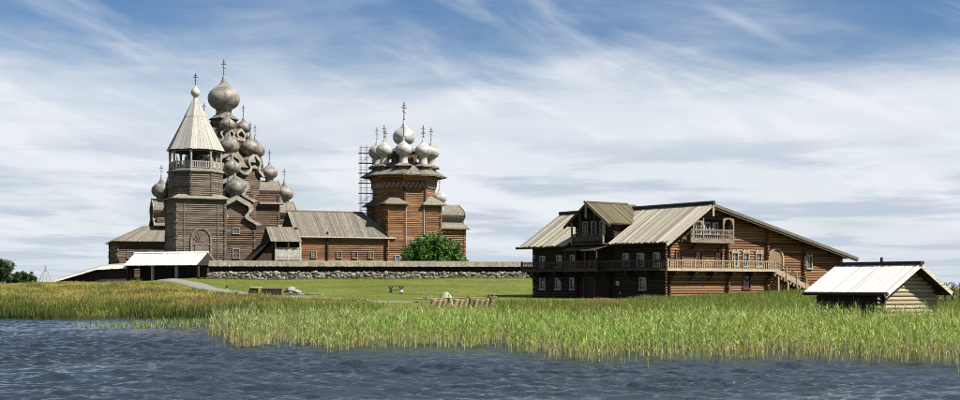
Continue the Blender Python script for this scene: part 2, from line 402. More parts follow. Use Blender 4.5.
# ------------------------------------------------------------ terrain and water
HX, HY, HZ, HB = 18.8, 130.0, 1.6, R(35)          # the farmhouse corner, its ground and turn
def house_local(x, y):
    dx, dy = x-HX, y-HY; c, s = math.cos(HB), math.sin(HB); return dx*c+dy*s, -dx*s+dy*c
def shore(x):
    w = 1.2*math.sin(x*.21)+.8*math.sin(x*.57+1)
    return interp(x, [-400, -60, -30, -23, -15, -5, 400], [118, 116, 114.5, 111, 92, 84, 80])+w
PY = [60, 80, 88, 110, 130, 150, 200, 235, 262, 300, 420, 560, 640]
PZ = [-.6, 0.0, .5, 1.0, 1.55, 2.05, 3.85, 4.9, 4.9, 3.1, 1.4, .6, -1.5]
def ground_z(x, y):
    z = interp(y, PY, PZ); d = y-shore(x)
    if d < 0: z = max(-.9, d*.12)-.04
    else: z = min(z, .40*sstep(d/2.5)+.10*d)
    if x < -44: z -= .75*sstep((-44-x)/14)*sstep((y-140)/40)
    if x > 30: z = min(z, z*(1-sstep((x-30)/12))+1.9*sstep((x-30)/12))
    if x < -56: z -= (z-1.0)*.45*sstep((-56-x)/40)*sstep((y-185)/40)
    if d > 6: z += .06*math.sin(x*.31+y*.17)+.05*math.sin(x*.11-y*.23+2)
    u, v = house_local(x, y)
    ox = max(0, -u-2, u-29); oy = max(0, -v-3, v-24); f = 1-sstep(math.hypot(ox, oy)/14)
    if f > 0 and d > 0: z = z*(1-f)+f*(HZ-.03+.033*min(26, max(0, u))-.012*max(0, v))
    e = max(abs(x)-150, 0)
    if e > 0: z -= e*.05
    return z

def grid_mesh(name, xs, ys, zf, mat, smooth=True):
    X, Y = np.meshgrid(xs, ys); Z = zf(X, Y)
    nx, ny = len(xs), len(ys)
    v = np.stack([X, Y, Z], -1).reshape(-1, 3).astype(np.float32)
    i = np.arange(nx-1)[None, :]+nx*np.arange(ny-1)[:, None]
    f = np.stack([i, i+1, i+1+nx, i+nx], -1).reshape(-1, 4).astype(np.int32)
    return np_mesh(name, v, f, mat, smooth)
def np_mesh(name, v, f, mat, smooth=False, col=None):
    m = bpy.data.meshes.new(name); k = f.shape[1]
    m.vertices.add(len(v)); m.vertices.foreach_set('co', np.ascontiguousarray(v, dtype=np.float32).ravel())
    m.loops.add(f.size); m.loops.foreach_set('vertex_index', np.ascontiguousarray(f, dtype=np.int32).ravel())
    m.polygons.add(len(f)); m.polygons.foreach_set('loop_start', np.arange(0, f.size, k, dtype=np.int32))
    if smooth: m.polygons.foreach_set('use_smooth', np.ones(len(f), dtype=bool))
    m.update(calc_edges=True)
    if col is not None:
        a = m.color_attributes.new('tint', 'FLOAT_COLOR', 'POINT')
        a.data.foreach_set('color', np.concatenate([col, np.ones((len(col), 1))], 1).astype(np.float32).ravel())
    m.materials.append(mat if not isinstance(mat, str) else M[mat]); return m

def ground_material():
    m, N, p, out = newmat('grass_ground')
    g = N.node('ShaderNodeNewGeometry'); pos = g.outputs['Position']
    n1 = N.noise(pos, .09, 6, .6); n2 = N.noise(N.vscale(pos, (1, .6, 1)), 1.3, 6, .7); n3 = N.noise(pos, 6, 3)
    c = N.mix(N.mapr(n1, .35, .65, 0, 1), (.082, .106, .017, 1), (.125, .138, .029, 1))
    c = N.mix(N.mapr(n2, .42, .70, 0, .8), c, (.17, .152, .045, 1))
    n4 = N.noise(N.vscale(pos, (.5, 1, 1)), .45, 5, .65); c = N.mix(N.mapr(n4, .48, .70, 0, .8), c, (.042, .075, .011, 1))
    c = N.mix(N.mapr(n3, .35, .7, 0, .5), c, (.043, .07, .011, 1))
    # bare earth at the water's edge
    sp = N.node('ShaderNodeSeparateXYZ'); N.put(sp, '0', pos)
    c = N.mix(N.mapr(N.math('ADD', sp.outputs[2], N.math('MULTIPLY', n2, .2)), .15, .4, 1, 0), c, (.036, .028, .017, 1))
    N.put(p, 'Base Color', c); N.put(p, 'Roughness', .95); N.put(p, 'Specular IOR Level', .1)
    b = N.node('ShaderNodeBump'); N.put(b, 'Strength', .9); N.put(b, 'Distance', .35); N.put(b, 'Height', N.math('ADD', n2, N.math('MULTIPLY', n3, .4)))
    N.l.new(b.outputs[0], p.inputs['Normal'])
    return m
gz = np.vectorize(ground_z)
xs = np.concatenate([np.linspace(-260, -100, 24), np.linspace(-98, 100, 150), np.linspace(104, 260, 24)])
ys = np.concatenate([np.linspace(62, 170, 110), np.linspace(171.5, 270, 60), np.linspace(275, 640, 40)])
put('ground', grid_mesh('ground', xs, ys, gz, ground_material()), kind='structure')

def water_material():
    m, N, p, out = newmat('water')
    g = N.node('ShaderNodeNewGeometry'); pos = g.outputs['Position']
    n1 = N.noise(N.vscale(pos, (1.0, 1.5, 1)), 2.6, 5, .65, .3); n2 = N.noise(N.vscale(pos, (1, 1.6, 1)), 9.0, 3, .6)
    N.put(p, 'Base Color', (.012, .018, .024, 1)); N.put(p, 'Roughness', .06); N.put(p, 'IOR', 1.333)
    b = N.node('ShaderNodeBump'); gust = N.mapr(N.noise(N.vscale(pos, (.6, 1, 1)), .07, 4, .6), .35, .65, .45, 1.0)
    N.put(b, 'Strength', gust); N.put(b, 'Distance', .14); N.put(b, 'Height', N.math('ADD', n1, N.math('MULTIPLY', n2, .22)))
    N.l.new(b.outputs[0], p.inputs['Normal'])
    return m
M['water'] = water_material()
WAVES = []
for k in range(46):
    lam = 0.32*(1.10**(k*.50))*RNG.uniform(.85, 1.15); th = RNG.normal(R(-78), .48)
    WAVES.append((2*PI/lam*math.cos(th), 2*PI/lam*math.sin(th), RNG.uniform(0, 6.28), .0175*lam**.85))
def wave_z(X, Y):
    Z = np.zeros_like(X)
    for a, b, c, A in WAVES:
        s = np.sin(a*X+b*Y+c); Z += A*(1-2*np.abs(np.sin(.5*(a*X+b*Y+c)))**.9)*.6+A*.4*s
    big = np.clip(.85+.55*vnoise(X*.05, Y*.09, 51, 3), .45, 1.4)
    edge = np.clip((X+52)/5, 0, 1)*np.clip((56-X)/5, 0, 1)*np.clip((Y-26)/4, 0, 1)*np.clip((130-Y)/10, 0, 1)
    fr = np.interp(X, [-40, -14.2, -13.2, -8.5, -6.2, -1.5, 1.0, 2.0, 3.4, 4.7, 8.6, 12.8, 16.8, 19, 60], [112, 74, 63, 62, 59.5, 61, 60, 56.5, 53, 51.3, 52.5, 54, 51, 49.3, 48.5])
    return Z*big*edge*(.45+.55*np.clip((fr-Y)/7, 0, 1))
rows = [26.0]
while rows[-1] < 130: rows.append(rows[-1]+.055+.00002*rows[-1]**2)
ys = np.array(rows); xs = np.linspace(-52, 56, 800)
def wgrid():
    # columns spread with distance from the near edge so that waves keep their shape
    return grid_mesh('water', xs, ys, wave_z, 'water')
put('water', wgrid(), kind='structure')
fw = MB()
B = 9000
for a in ((-B, B, -B, 26), (-B, B, ys[-1], B), (-B, -52, 26, ys[-1]), (56, B, 26, ys[-1])):
    x0, x1, y0, y1 = a; fw.add([(x0, y0, 0), (x1, y0, 0), (x1, y1, 0), (x0, y1, 0)], [(0, 1, 2, 3)])
fw.build('far_water', 'water', kind='structure')

def path_material():
    m, N, p, out = newmat('gravel_path')
    g = N.node('ShaderNodeNewGeometry'); pos = g.outputs['Position']
    n = N.noise(pos, 2.5, 6, .7); n2 = N.noise(pos, .5, 5, .6)
    c = N.mix(n, (.11, .103, .09, 1), (.185, .175, .155, 1)); c = N.mix(N.mapr(n2, .55, .7, 0, .7), c, (.09, .105, .035, 1))
    N.put(p, 'Base Color', c); N.put(p, 'Roughness', .95); return m
def ribbon(name, pts, widths, mat, lift=.05, kind='structure'):
    # smooth the polyline, then lay a strip on the ground
    P = [Vector(p) for p in pts]; out = []
    for i in range(len(P)-1):
        p0, p1, p2, p3 = P[max(0, i-1)], P[i], P[i+1], P[min(len(P)-1, i+2)]
        for k in range(10):
            t = k/10; out.append((.5*((2*p1)+(p2-p0)*t+(2*p0-5*p1+4*p2-p3)*t*t+(3*p1-p0-3*p2+p3)*t**3), widths[i]*(1-t)+widths[i+1]*t))
    mb = MB(); n = len(out); K = 6
    for i, (c, w) in enumerate(out):
        d = (out[min(n-1, i+1)][0]-out[max(0, i-1)][0]).normalized(); s = Vector((-d.y, d.x))
        w += random.uniform(-.25, .25)
        for j in range(K+1):
            q = c+s*w*(j/K-.5); mb.v.append((q.x, q.y, ground_z(q.x, q.y)+lift*(1 if 0 < j < K else -.6)))
    mb.f = [(i*(K+1)+j, i*(K+1)+j+1, (i+1)*(K+1)+j+1, (i+1)*(K+1)+j) for i in range(n-1) for j in range(K)]
    return mb.build(name, mat, None, True, kind=kind)
M['path'] = path_material()
ribbon('path', [(px(166, 197), 197), (px(184, 186), 186), (px(200, 170), 170), (px(217, 157), 157), (px(240, 147), 147), (px(272, 138), 138), (px(315, 131), 131), (px(360, 125), 125), (px(420, 121), 121)],
       [3.2, 3.2, 3.0, 2.8, 2.5, 2.1, 1.8, 1.4, .8], 'path', .09)

# ------------------------------------------------------------ the farmhouse
def farmhouse():
    H = thing('farmhouse', 'large brown two-storey log farmhouse with carved balconies and wide plank roof', 'house', (HX, HY, HZ), HB)
    L, D = 26.2, 22.0                        # gable length (x), side length (y)
    RX, RZ = 4.9, 9.55                       # ridge
    sl, sr = .65, .232
    top = lambda x: RZ-(RX-x)*sl if x < RX else RZ-(x-RX)*sr
    lim = lambda z: (RX-(RZ-.12-z)/sl, RX+(RZ-.12-z)/sr)
    logs, dlogs = unit_logs('house_log'), unit_logs('dark_shade_log')
    # gable wall
    core = MB().prism([(0, -.6), (L, -.6), (L, top(L)-.2), (RX, RZ-.25), (0, top(0)-.2)], 'y', .12, .35).build('wall', 'house_core', H)
    wz = 3.30
    wins = [(1.37, .75), (4.15, .75), (7.0, .80), (9.33, .75), (10.96, .75), (12.9, .75)]
    ops = [(x-w/2-.1, x+w/2+.1, wz-.12, wz+1.45) for x, w in wins]
    ops += [(14.5, 16.6, 2.9, 5.0), (20.35, 21.25, 3.05, 4.45), (10.5, 11.7, .9, 2.3), (2.5, 7.6, 5.9, 7.9)]
    log_run(core, logs, 0, L, .05, 'x', -.45, 9.4, .275, ops, lim)
    # projecting log ends of the cross walls, and corner
    for x in (8.2, 14.1, 19.85):
        for i in range(40):
            z = -.2+i*.275
            if z < top(x)-.5: put('log_end', logs[i % 4], core, (x+random.uniform(-.02, .02), -.42+random.uniform(-.05, .05), z), (0, 0, PI/2), (.6, .15, .14))
    # dark long side
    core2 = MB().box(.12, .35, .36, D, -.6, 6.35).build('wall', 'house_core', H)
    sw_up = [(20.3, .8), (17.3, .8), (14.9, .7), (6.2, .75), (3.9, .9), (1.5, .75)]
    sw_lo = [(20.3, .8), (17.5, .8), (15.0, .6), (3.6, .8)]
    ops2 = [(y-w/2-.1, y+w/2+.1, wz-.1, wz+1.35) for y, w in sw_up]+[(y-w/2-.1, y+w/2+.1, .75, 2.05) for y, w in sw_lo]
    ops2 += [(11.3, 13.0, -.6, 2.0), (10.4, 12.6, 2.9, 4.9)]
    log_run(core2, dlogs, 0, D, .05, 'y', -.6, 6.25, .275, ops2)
    for y in (8.6, 14.0):
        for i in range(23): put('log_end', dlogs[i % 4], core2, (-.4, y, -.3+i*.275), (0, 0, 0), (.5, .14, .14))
    # hidden walls close the volume
    MB().box(L-.3, L, .36, D, -.6, top(L)-.2).build('wall', 'dark_shade_log', H)
    MB().prism([(.36, -.6), (L-.31, -.6), (L-.31, top(L)-.3), (RX, RZ-.3), (.36, top(0)-.3)], 'y', D-.3, D).build('wall', 'dark_shade_log', H)
    # windows of the lit gable
    for i, (x, w) in enumerate(wins):
        window(H, (x, -.03, wz), 0, w, 1.3, 'pale_trim' if i > 2 else 'red_trim', 2, 3, 'pale_trim' if i > 2 else None)
    for i in (0, 1, 2):                       # red painted shutters' panels beside the left windows
        x = wins[i][0]
        if i < 2: MB().box(x+.75, x+2.0, -.16, -.1, wz+1.48, wz+1.6).build('window_cornice', 'red_trim', H)
    window(H, (20.8, -.05, 3.15), 0, .75, 1.2, 'pale_trim', 2, 2, 'pale_trim')
    window(H, (11.1, -.02, .98), 0, 1.0, 1.2, 'red_trim', 2, 1)
    # arched barn door
    pts = [(14.55, 2.9), (16.55, 2.9), (16.55, 4.1)]+[(15.55+math.cos(a)*1.0, 4.1+math.sin(a)*1.0) for a in np.linspace(.2, PI-.2, 9)]+[(14.55, 4.1)]
    dr = MB().prism(pts, 'y', -.02, .1).build('barn_door', 'house_core', H)
    for i in range(7):
        a = 14.6+i*.28; xm = a+.13; ht = 4.1+math.sqrt(max(0, 1-(xm-15.55)**2))*1.0
        MB().box(a, a+.255, -.10, -.03, 2.92, ht-.03).build('door_plank', 'gate_board', dr)
    fr = MB(); ang = np.linspace(0, PI, 11); prev = (16.62, 2.9)
    for a in ang:
        q = (15.55+math.cos(a)*1.08, 4.1+math.sin(a)*1.08); fr.bar((prev[0], -.12, prev[1]), (q[0], -.12, q[1]), .22, .16, (0, 1, 0)); prev = q
    fr.bar((prev[0], -.12, prev[1]), (14.48, -.12, 2.9), .22, .16, (0, 1, 0)); fr.build('door_frame', 'rail_wood', dr)
    # windows of the shaded side
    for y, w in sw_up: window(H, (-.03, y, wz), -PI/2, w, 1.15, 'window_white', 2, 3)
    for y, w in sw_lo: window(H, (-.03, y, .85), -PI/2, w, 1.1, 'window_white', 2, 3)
    MB().box(-.2, 0, 7.2, 7.7, 1.2, 1.7).build('notice_board', 'window_white', H)
    d2 = MB().box(.02, .1, 11.35, 12.95, -.5, 1.95).build('door', 'dark_wood', H)
    fr = MB().box(-.12, .02, 11.15, 11.35, -.5, 2.0).box(-.12, .02, 12.95, 13.15, -.5, 2.0).box(-.13, .02, 11.1, 13.2, 1.96, 2.15); fr.build('door_frame', 'dark_rail', d2)
    d3 = MB().box(.02, .1, 10.45, 12.55, 2.9, 4.85).build('door', 'dark_wood', H)
    # roof: dark underlay, single boards above
    under = MB()
    und = lambda x: top(x)-.06
    for y0, y1, xa in ((-1.25, 7.9, -1.0), (14.7, D+1.25, -1.0), (7.9, 14.7, 2.7)):
        under.prism([(xa, und(xa)-.1), (RX, und(RX)-.1), (RX, und(RX)), (xa, und(xa))], 'y', y0, y1)
    under.prism([(RX+.002, und(RX)-.1), (L+1.0, und(L+1)-.1), (L+1.0, und(L+1)), (RX+.002, und(RX))], 'y', -1.25, D+1.25)
    roof = under.build('roof', 'dark_wood', H)
    bm = unit_boards('house_board'); th = math.atan(sl); cs = math.cos(th)
    y = -1.3; 
    while y < D+1.3:
        w = random.uniform(.28, .36); yc = y+w/2
        inside = 7.95 < yc < 14.65
        x0 = (2.6 if inside else -1.12)+random.uniform(-.16, .08); ln = (RX-x0)/cs
        put('board', random.choice(bm), roof, (x0, yc, top(x0)-.05+random.uniform(0, .025)), (random.uniform(-.035, .035), -th, random.uniform(-.005, .005)), (ln, w*.97, .05))
        y += w
    thr = math.atan(sr); y = -1.3
    while y < D+1.3:
        w = .6; x1 = L+1.05; ln = (x1-RX)/math.cos(thr)
        put('board', random.choice(bm), roof, (x1, y+w/2, top(x1)-.05+random.uniform(0, .02)), (0, thr, 0), (-ln, w*.97, .05))
        y += w
    rg = MB().tube((RX, -1.55, RZ+.10), (RX, D+1.5, RZ+.10), .20, 8); rg.prism([(RX-.28, RZ-.02), (RX+.28, RZ-.02), (RX+.1, RZ+.25), (RX-.1, RZ+.25)], 'y', -1.45, D+1.4)
    rg.build('ridge_beam', 'dark_wood', H)
    MB().tube((-1.12, -1.3, top(-1.12)-.16), (-1.12, 7.9, top(-1.12)-.16), .13, 8).build('eave_gutter', 'dark_wood', H)
    MB().tube((-1.12, 14.7, top(-1.12)-.16), (-1.12, D+1.9, top(-1.12)-.16), .15, 8).build('eave_gutter', 'dark_wood', H)
    MB().bar((RX, -1.36, RZ-.12), (-1.45, -1.36, top(-1.45)-.14), .08, .36).build('bargeboard', 'pale_trim', H)
    bb = MB().bar((RX, -1.36, RZ-.1), (L+1.3, -1.36, top(L+1.3)-.12), .08, .30).build('bargeboard', 'roof_board', H)
    MB().bar((RX, -1.30, RZ-.36), (L+1.2, -1.30, top(L+1.2)-.36), .05, .22).build('bargeboard_lower', 'dark_rail', bb)
    MB().box(RX-.12, RX+.12, -1.47, -1.42, RZ-1.3, RZ-.05).build('carved_pendant', 'rail_wood', H)
    # purlins under the gable overhang
    for x in (-.6, 1.2, 3.0, 8, 12, 16, 20, 24): MB().tube((x, -1.28, top(x)-.35), (x, .2, top(x)-.35), .13, 6).build('purlin', 'house_core', H)
    # gallery round two sides
    gz0 = 2.9
    fl = MB().box(-1.15, 14.4, -1.15, -.12, gz0-.16, gz0).build('gallery_floor', 'rail_wood', H)
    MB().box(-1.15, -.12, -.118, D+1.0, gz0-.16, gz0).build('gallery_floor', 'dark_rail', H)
    bal = MB().prism([(-.07, 0), (.07, 0), (.07, .12), (.03, .2), (.085, .36), (.03, .52), (.07, .6), (.07, .72), (-.07, .72), (-.07, .6), (-.03, .52), (-.085, .36), (-.03, .2), (-.07, .12)], 'y', -.02, .02)
    balm, balo, bald = bal.mesh('baluster', 'rail_wood'), bal.mesh('baluster', 'old_rail'), bal.mesh('baluster', 'dark_rail')
    rl = MB().box(-1.16, 14.4, -1.18, -1.06, gz0+.80, gz0+.92).box(-1.16, 14.4, -1.17, -1.07, gz0+.02, gz0+.10).build('railing', 'rail_wood', H)
    MB().box(-1.22, 14.42, -1.235, -1.19, gz0-.2, gz0+.015).build('gallery_fascia', 'pale_trim', rl)
    for i in range(50): put('baluster', balm, rl, (-1.0+i*.31, -1.12, gz0+.09))
    for x in (-1.1, 2.6, 8.2, 14.35): MB().box(x-.08, x+.08, -1.2, -1.04, gz0, gz0+1.05).build('post', 'rail_wood', rl)
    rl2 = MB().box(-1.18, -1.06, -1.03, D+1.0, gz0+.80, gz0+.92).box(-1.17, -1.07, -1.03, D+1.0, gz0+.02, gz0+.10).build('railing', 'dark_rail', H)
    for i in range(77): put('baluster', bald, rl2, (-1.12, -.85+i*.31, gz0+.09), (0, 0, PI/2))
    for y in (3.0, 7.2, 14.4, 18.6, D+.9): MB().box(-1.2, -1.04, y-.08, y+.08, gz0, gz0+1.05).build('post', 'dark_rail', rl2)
    # log brackets carrying the gallery
    for x in (.15, 2.8, 5.5, 8.2, 11.2, 14.1):
        MB().tube((x, .1, gz0-.30), (x, -1.15, gz0-.30), .13, 7).tube((x, .1, gz0-.56), (x, -.75, gz0-.56), .12, 7).bar((x, -.05, gz0-1.2), (x, -1.0, gz0-.35), .1, .12).build('bracket', 'dark_shade_log', H)
    for y in (2.2, 5.2, 8.6, 14.0, 17.0, 20.0, 21.8):
        MB().tube((.1, y, gz0-.30), (-1.15, y, gz0-.30), .13, 7).tube((.1, y, gz0-.56), (-.75, y, gz0-.56), .12, 7).bar((-.05, y, gz0-1.2), (-1.0, y, gz0-.35), .1, .12).build('bracket', 'dark_shade_log', H)
    # stair down the lit gable
    st = MB()
    for yy in (-1.16, -.22): st.bar((14.4, yy, gz0-.12), (20.7, yy, .55), .09, .55)
    st = st.build('staircase', 'rail_wood', H)
    for i in range(13):
        f = (i+.5)/13; x = 14.4+6.3*f; z = gz0-.05-(gz0-.6)*f; MB().box(x-.17, x+.17, -1.1, -.28, z-.03, z+.03).build('tread', 'rail_wood', st)
    MB().bar((14.5, -1.16, gz0+.72), (20.7, -1.16, 1.4), .08, .10).bar((14.5, -1.16, gz0+.40), (20.7, -1.16, 1.05), .06, .08).build('handrail', 'dark_rail', st)
    for f in (.25, .5, .75, 1.0):
        x = 14.4+6.3*f; z = gz0-(gz0-.6)*f; MB().box(x-.07, x+.07, -1.27, -1.13, z-.7, z+.85).build('stair_post', 'rail_wood', st)
    for x in (14.9, 16.4, 17.9): MB().box(x-.1, x+.1, -1.1, -.9, -.2, gz0-.3-(x-14.4)*.36).build('prop', 'rail_wood', st)
    # carved balcony under the ridge
    bx0, bx1, bz = 2.0, 8.1, 5.85
    bf = MB().box(bx0, bx1, -1.15, 0, bz-.14, bz).build('balcony', 'old_rail', H)
    MB().box(bx0-.04, bx1+.04, -1.21, -1.155, bz-.3, bz+.16).build('balcony_fascia', 'old_rail', bf)
    MB().box(bx0, bx1, -1.2, -1.1, bz+.98, bz+1.1).box(bx0, bx1, -1.19, -1.11, bz+.5, bz+.58).build('balcony_rail', 'old_rail', bf)
    for i in range(20): put('baluster', balo, bf, (bx0+.2+i*.3, -1.13, bz+.16), scale=(1, 1, 1.1))
    for x in (bx0+.35, bx0+1.75, bx1-1.5, bx1-.06): MB().box(x-.07, x+.07, -1.21, -1.07, bz, min(top(x)-.4, bz+2.2)).build('post', 'old_rail', bf)
    def arch(xa, xb, zt):
        m = MB(); xc, r = (xa+xb)/2, (xb-xa)/2-.06; zc = zt-r-.12
        poly = [(xa, zt), (xa, zc)]+[(xc-r*math.cos(a), zc+r*math.sin(a)) for a in np.linspace(0, PI, 9)]+[(xb, zc), (xb, zt)]
        n = len(poly)
        # concave plate: split in two halves of quads
        inner = [(xc-r*math.cos(a), zc+r*math.sin(a)) for a in np.linspace(0, PI, 9)]; outer = [(xa, zc), (xa, (zc+zt)/2), (xa, zt), (xa+(xb-xa)*.3, zt), (xc, zt), (xb-(xb-xa)*.3, zt), (xb, zt), (xb, (zc+zt)/2), (xb, zc)]
        for i in range(8): m.prism([inner[i], outer[i], outer[i+1], inner[i+1]], 'y', -1.19, -1.09)
        m.build('arch', 'old_rail', bf)
    arch(bx0+.42, bx0+1.68, bz+1.95); arch(bx1-1.43, bx1-.13, bz+2.3)
    for x in (3.1, 6.9): MB().bar((x, -.02, bz-1.0), (x, -1.05, bz-.18), .12, .14).build('balcony_bracket', 'dark_shade_log', bf)
    bw = MB().box(2.55, 7.55, .04, .11, 5.9, 7.88).build('balcony_wall', 'house_core', H)
    window(H, (4.1, .0, 6.55), 0, .62, 1.05, 'window_white', 2, 3); window(H, (5.3, .0, 6.55), 0, .62, 1.05, 'window_white', 2, 3); window(H, (6.5, .0, 6.55), 0, .62, 1.05, 'window_white', 2, 3)
    # dormer with its own gable above the shaded side
    dy, dz, hw = 11.3, 10.05, 3.6; k = .64
    dw = MB().prism([(dy-2.9, 5.6), (dy+2.9, 5.6), (dy+2.9, dz-2.9*k-.15), (dy, dz-.2), (dy-2.9, dz-2.9*k-.15)], 'x', .02, .14).build('dormer_wall', 'house_core', H)
    log_run(dw, dlogs, dy-2.9, dy+2.9, -.02, 'y', 5.9, 9.7, .275, [(dy-1.9, dy-1.0, 6.6, 8.2), (dy-.45, dy+.45, 6.0, 8.4), (dy+1.0, dy+1.9, 6.6, 8.2)], lambda z: (dy-(dz-.25-z)/k, dy+(dz-.25-z)/k))
    for s in (-1, 1): MB().prism([(.15, 5.9), (2.9, 7.9), (2.9, 8.05), (.15, 8.05)], 'y', dy+s*2.9-.12, dy+s*2.9+.12).build('dormer_side', 'house_core', dw)
    for y in (dy-1.45, dy, dy+1.45): window(H, (-.05, y, 6.75), -PI/2, .7, 1.25, 'window_white', 2, 3)
    du = MB().prism([(dy-hw, dz-hw*k-.1), (dy, dz-.12), (dy+hw, dz-hw*k-.1), (dy+hw, dz-hw*k-.02), (dy, dz-.04), (dy-hw, dz-hw*k-.02)], 'x', -1.05, 2.45).build('dormer_roof', 'dark_wood', H)
    mbm = unit_boards('moss_board'); x = -1.15; ta = math.atan(k)
    while x < 5.5:
        w = random.uniform(.24, .32); xc = x+w/2; zm = top(min(xc, RX))
        e = min(hw, (dz-zm)/k+.25); ln = e/math.cos(ta)
        for s in (-1, 1):
            ej = random.uniform(-.05, .05) if e == hw else 0
            put('board', random.choice(mbm), du, (xc, dy+s*(e+ej), dz-(e+ej)*k-.02+random.uniform(0, .02)), (0, -ta, -s*PI/2), (ln+ej, w*.97, .05))
        x += w
    MB().tube((-1.5, dy, dz+.08), (4.6, dy, dz+.06), .14, 8).build('dormer_ridge', 'moss_board', H)
    MB().bar((-1.2, dy, dz-.1), (-1.2, dy-hw-.25, dz-(hw+.25)*k-.1), .07, .3).build('bargeboard', 'rail_wood', H)
    MB().bar((-1.2, dy, dz-.1), (-1.2, dy+hw+.25, dz-(hw+.25)*k-.1), .07, .3).build('bargeboard', 'dark_rail', H)
    MB().box(-1.3, -1.24, dy-.15, dy+.15, dz-1.6, dz-.1).build('carved_pendant', 'rail_wood', H)
    db = MB().box(-1.1, -.05, dy-2.7, dy+2.7, 5.55, 5.7).build('dormer_balcony', 'dark_rail', H)
    MB().box(-1.12, -1.02, dy-2.7, dy+2.7, 6.65, 6.76).box(-1.11, -1.03, dy-2.7, dy+2.7, 5.74, 5.84).box(-1.14, -1.11, dy-2.65, dy+2.65, 5.95, 6.5).build('balcony_rail', 'dark_rail', db)
    for y in (dy-2.6, dy-1.2, dy+1.2, dy+2.6): MB().box(-1.16, -1.0, y-.08, y+.08, 5.6, dz-abs(y-dy)*k-.35).build('post', 'rail_wood' if abs(y-dy) > 2 else 'dark_rail', db)
    # lower projecting bay between gallery and balcony
    pb = MB().box(-2.0, -1.2, 8.7, 14.0, gz0-.17, gz0-.01).build('porch_balcony', 'dark_rail', H)
    MB().box(-2.02, -1.92, 8.7, 14.0, gz0+.86, gz0+.97).box(-2.03, -1.93, 8.7, 14.0, gz0+.0, gz0+.12).build('balcony_rail', 'dark_rail', pb)
    for i in range(17): put('baluster', bald, pb, (-1.97, 8.9+i*.31, gz0+.12), (0, 0, PI/2))
    for y in (8.75, 10.6, 12.2, 13.95): MB().box(-2.05, -1.9, y-.08, y+.08, gz0-.3, 5.2).build('post', 'dark_rail', pb)
    MB().prism([(-2.3, 4.95), (-.2, 5.5), (-.2, 5.56), (-2.3, 5.01)], 'y', 8.5, 14.2).build('porch_roof', 'dark_rail', pb)
    MB().bar((-2.34, 8.5, 4.97), (-2.34, 10.9, 4.97), .06, .16).build('eave_board', 'pale_trim', pb)
    return H
farmhouse()

# ------------------------------------------------------------ church pieces
def onion(n=20):
    prof = [(.44, -.95), (.52, -.74), (.64, -.68), (.84, -.53), (.96, -.32), (1.0, -.08), (.96, .15), (.84, .36), (.64, .54), (.44, .67), (.28, .81), (.17, .97), (.105, 1.15), (.065, 1.4), (.0, 1.42)]
    return MB().lathe(prof, n)
DOME = {k: onion().mesh('dome', k, True) for k in ('dome', 'pale_dome')}
def cross_mesh():
    m = MB(); m.lathe([(.0, -.02), (.10, .05), (.13, .15), (.10, .25), (0, .32)], 8)
    m.box(-.05, .05, -.05, .05, .2, 2.4); m.box(-.42, .42, -.04, .04, 1.72, 1.84); m.box(-.22, .22, -.041, .041, 2.06, 2.16)
    m.bar((-.26, 0, 1.30), (.26, 0, 1.08), .08, .09, (0, 1, 0)); m.tube((0, 0, 2.38), (0, 0, 2.5), .09, 6)
    return m.mesh('cross', 'iron')
CROSS = cross_mesh()
DRUM = {k: MB().lathe([(.58, -1), (.53, -.9), (.50, -.5), (.47, -.08), (.55, 0)], 16).mesh('drum', k, True) for k in ('dome', 'pale_dome')}
def add_dome(parent, loc, r, drum=1.0, cs=1.0, mat='dome', crz=0.0):
    d = put('dome', DOME[mat], parent, loc, (0, 0, random.uniform(0, 6)), (r, r, r))
    put('drum', DRUM[mat], d, (0, 0, -.72), scale=(1, 1, drum/r))
    c = put('cross', CROSS, d, (0, 0, 1.36), (0, 0, -d.rotation_euler.z+crz), (cs/r, cs/r, cs/r))
    return d
BP = [(1.20, -.07), (1.0, .02), (.74, .12), (.57, .22), (.59, .31), (.73, .42), (.80, .53), (.75, .65), (.56, .77), (.33, .865), (.15, .94), (0, 1.0)]
def bochka_meshes(w, h, dep, th=.09):
    """keel-shaped barrel roof, open to -y: shell, edge board and recessed gable wall"""
    out = [(x*w/2, z*h) for x, z in BP]; half = out
    inn = [(max(0, x-th*w*.9) if x > .03 else 0, z-(th*h*.9 if i > 7 else th*h*.25)) for i, (x, z) in enumerate(half)]
    def strip(a, y0, y1, b):
        m = MB()
        full_o = [(-x, z) for x, z in a]+[(x, z) for x, z in a[::-1]][1:]; full_i = [(-x, z) for x, z in b]+[(x, z) for x, z in b[::-1]][1:]
        for i in range(len(full_o)-1): m.prism([full_o[i], full_o[i+1], full_i[i+1], full_i[i]], 'y', y0, y1)
        return m
    shell = strip(half, .12, dep, inn).mesh('barrel_roof', 'bochka')
    big = [(x*1.03+.02, z*1.015+.03) for x, z in half]; inn2 = [(max(0, x*.97-.04), z-.02) for x, z in inn]
    edge = strip(big, -.02, .117, inn2).mesh('keel_board', 'bochka_edge')
    g = MB(); fi = [(-x*1.02, z) for x, z in inn]+[(x*1.02, z) for x, z in inn[::-1]][1:]
    for i in range(len(inn)-1):
        a, b = inn[i], inn[i+1]; g.prism([(-a[0], a[1]), (a[0], a[1]), (b[0], b[1]), (-b[0], b[1])], 'y', .9, 1.0)
    return shell, edge, g.mesh('gable_wall', 'church_log')
def add_bochka(parent, ms, loc, rz):
    a = put('barrel_roof', ms[0], parent, loc, (0, 0, rz)); put('keel_board', ms[1], a); put('gable_wall', ms[2], a); return a
def rot2(x, y, a): return x*math.cos(a)-y*math.sin(a), x*math.sin(a)+y*math.cos(a)

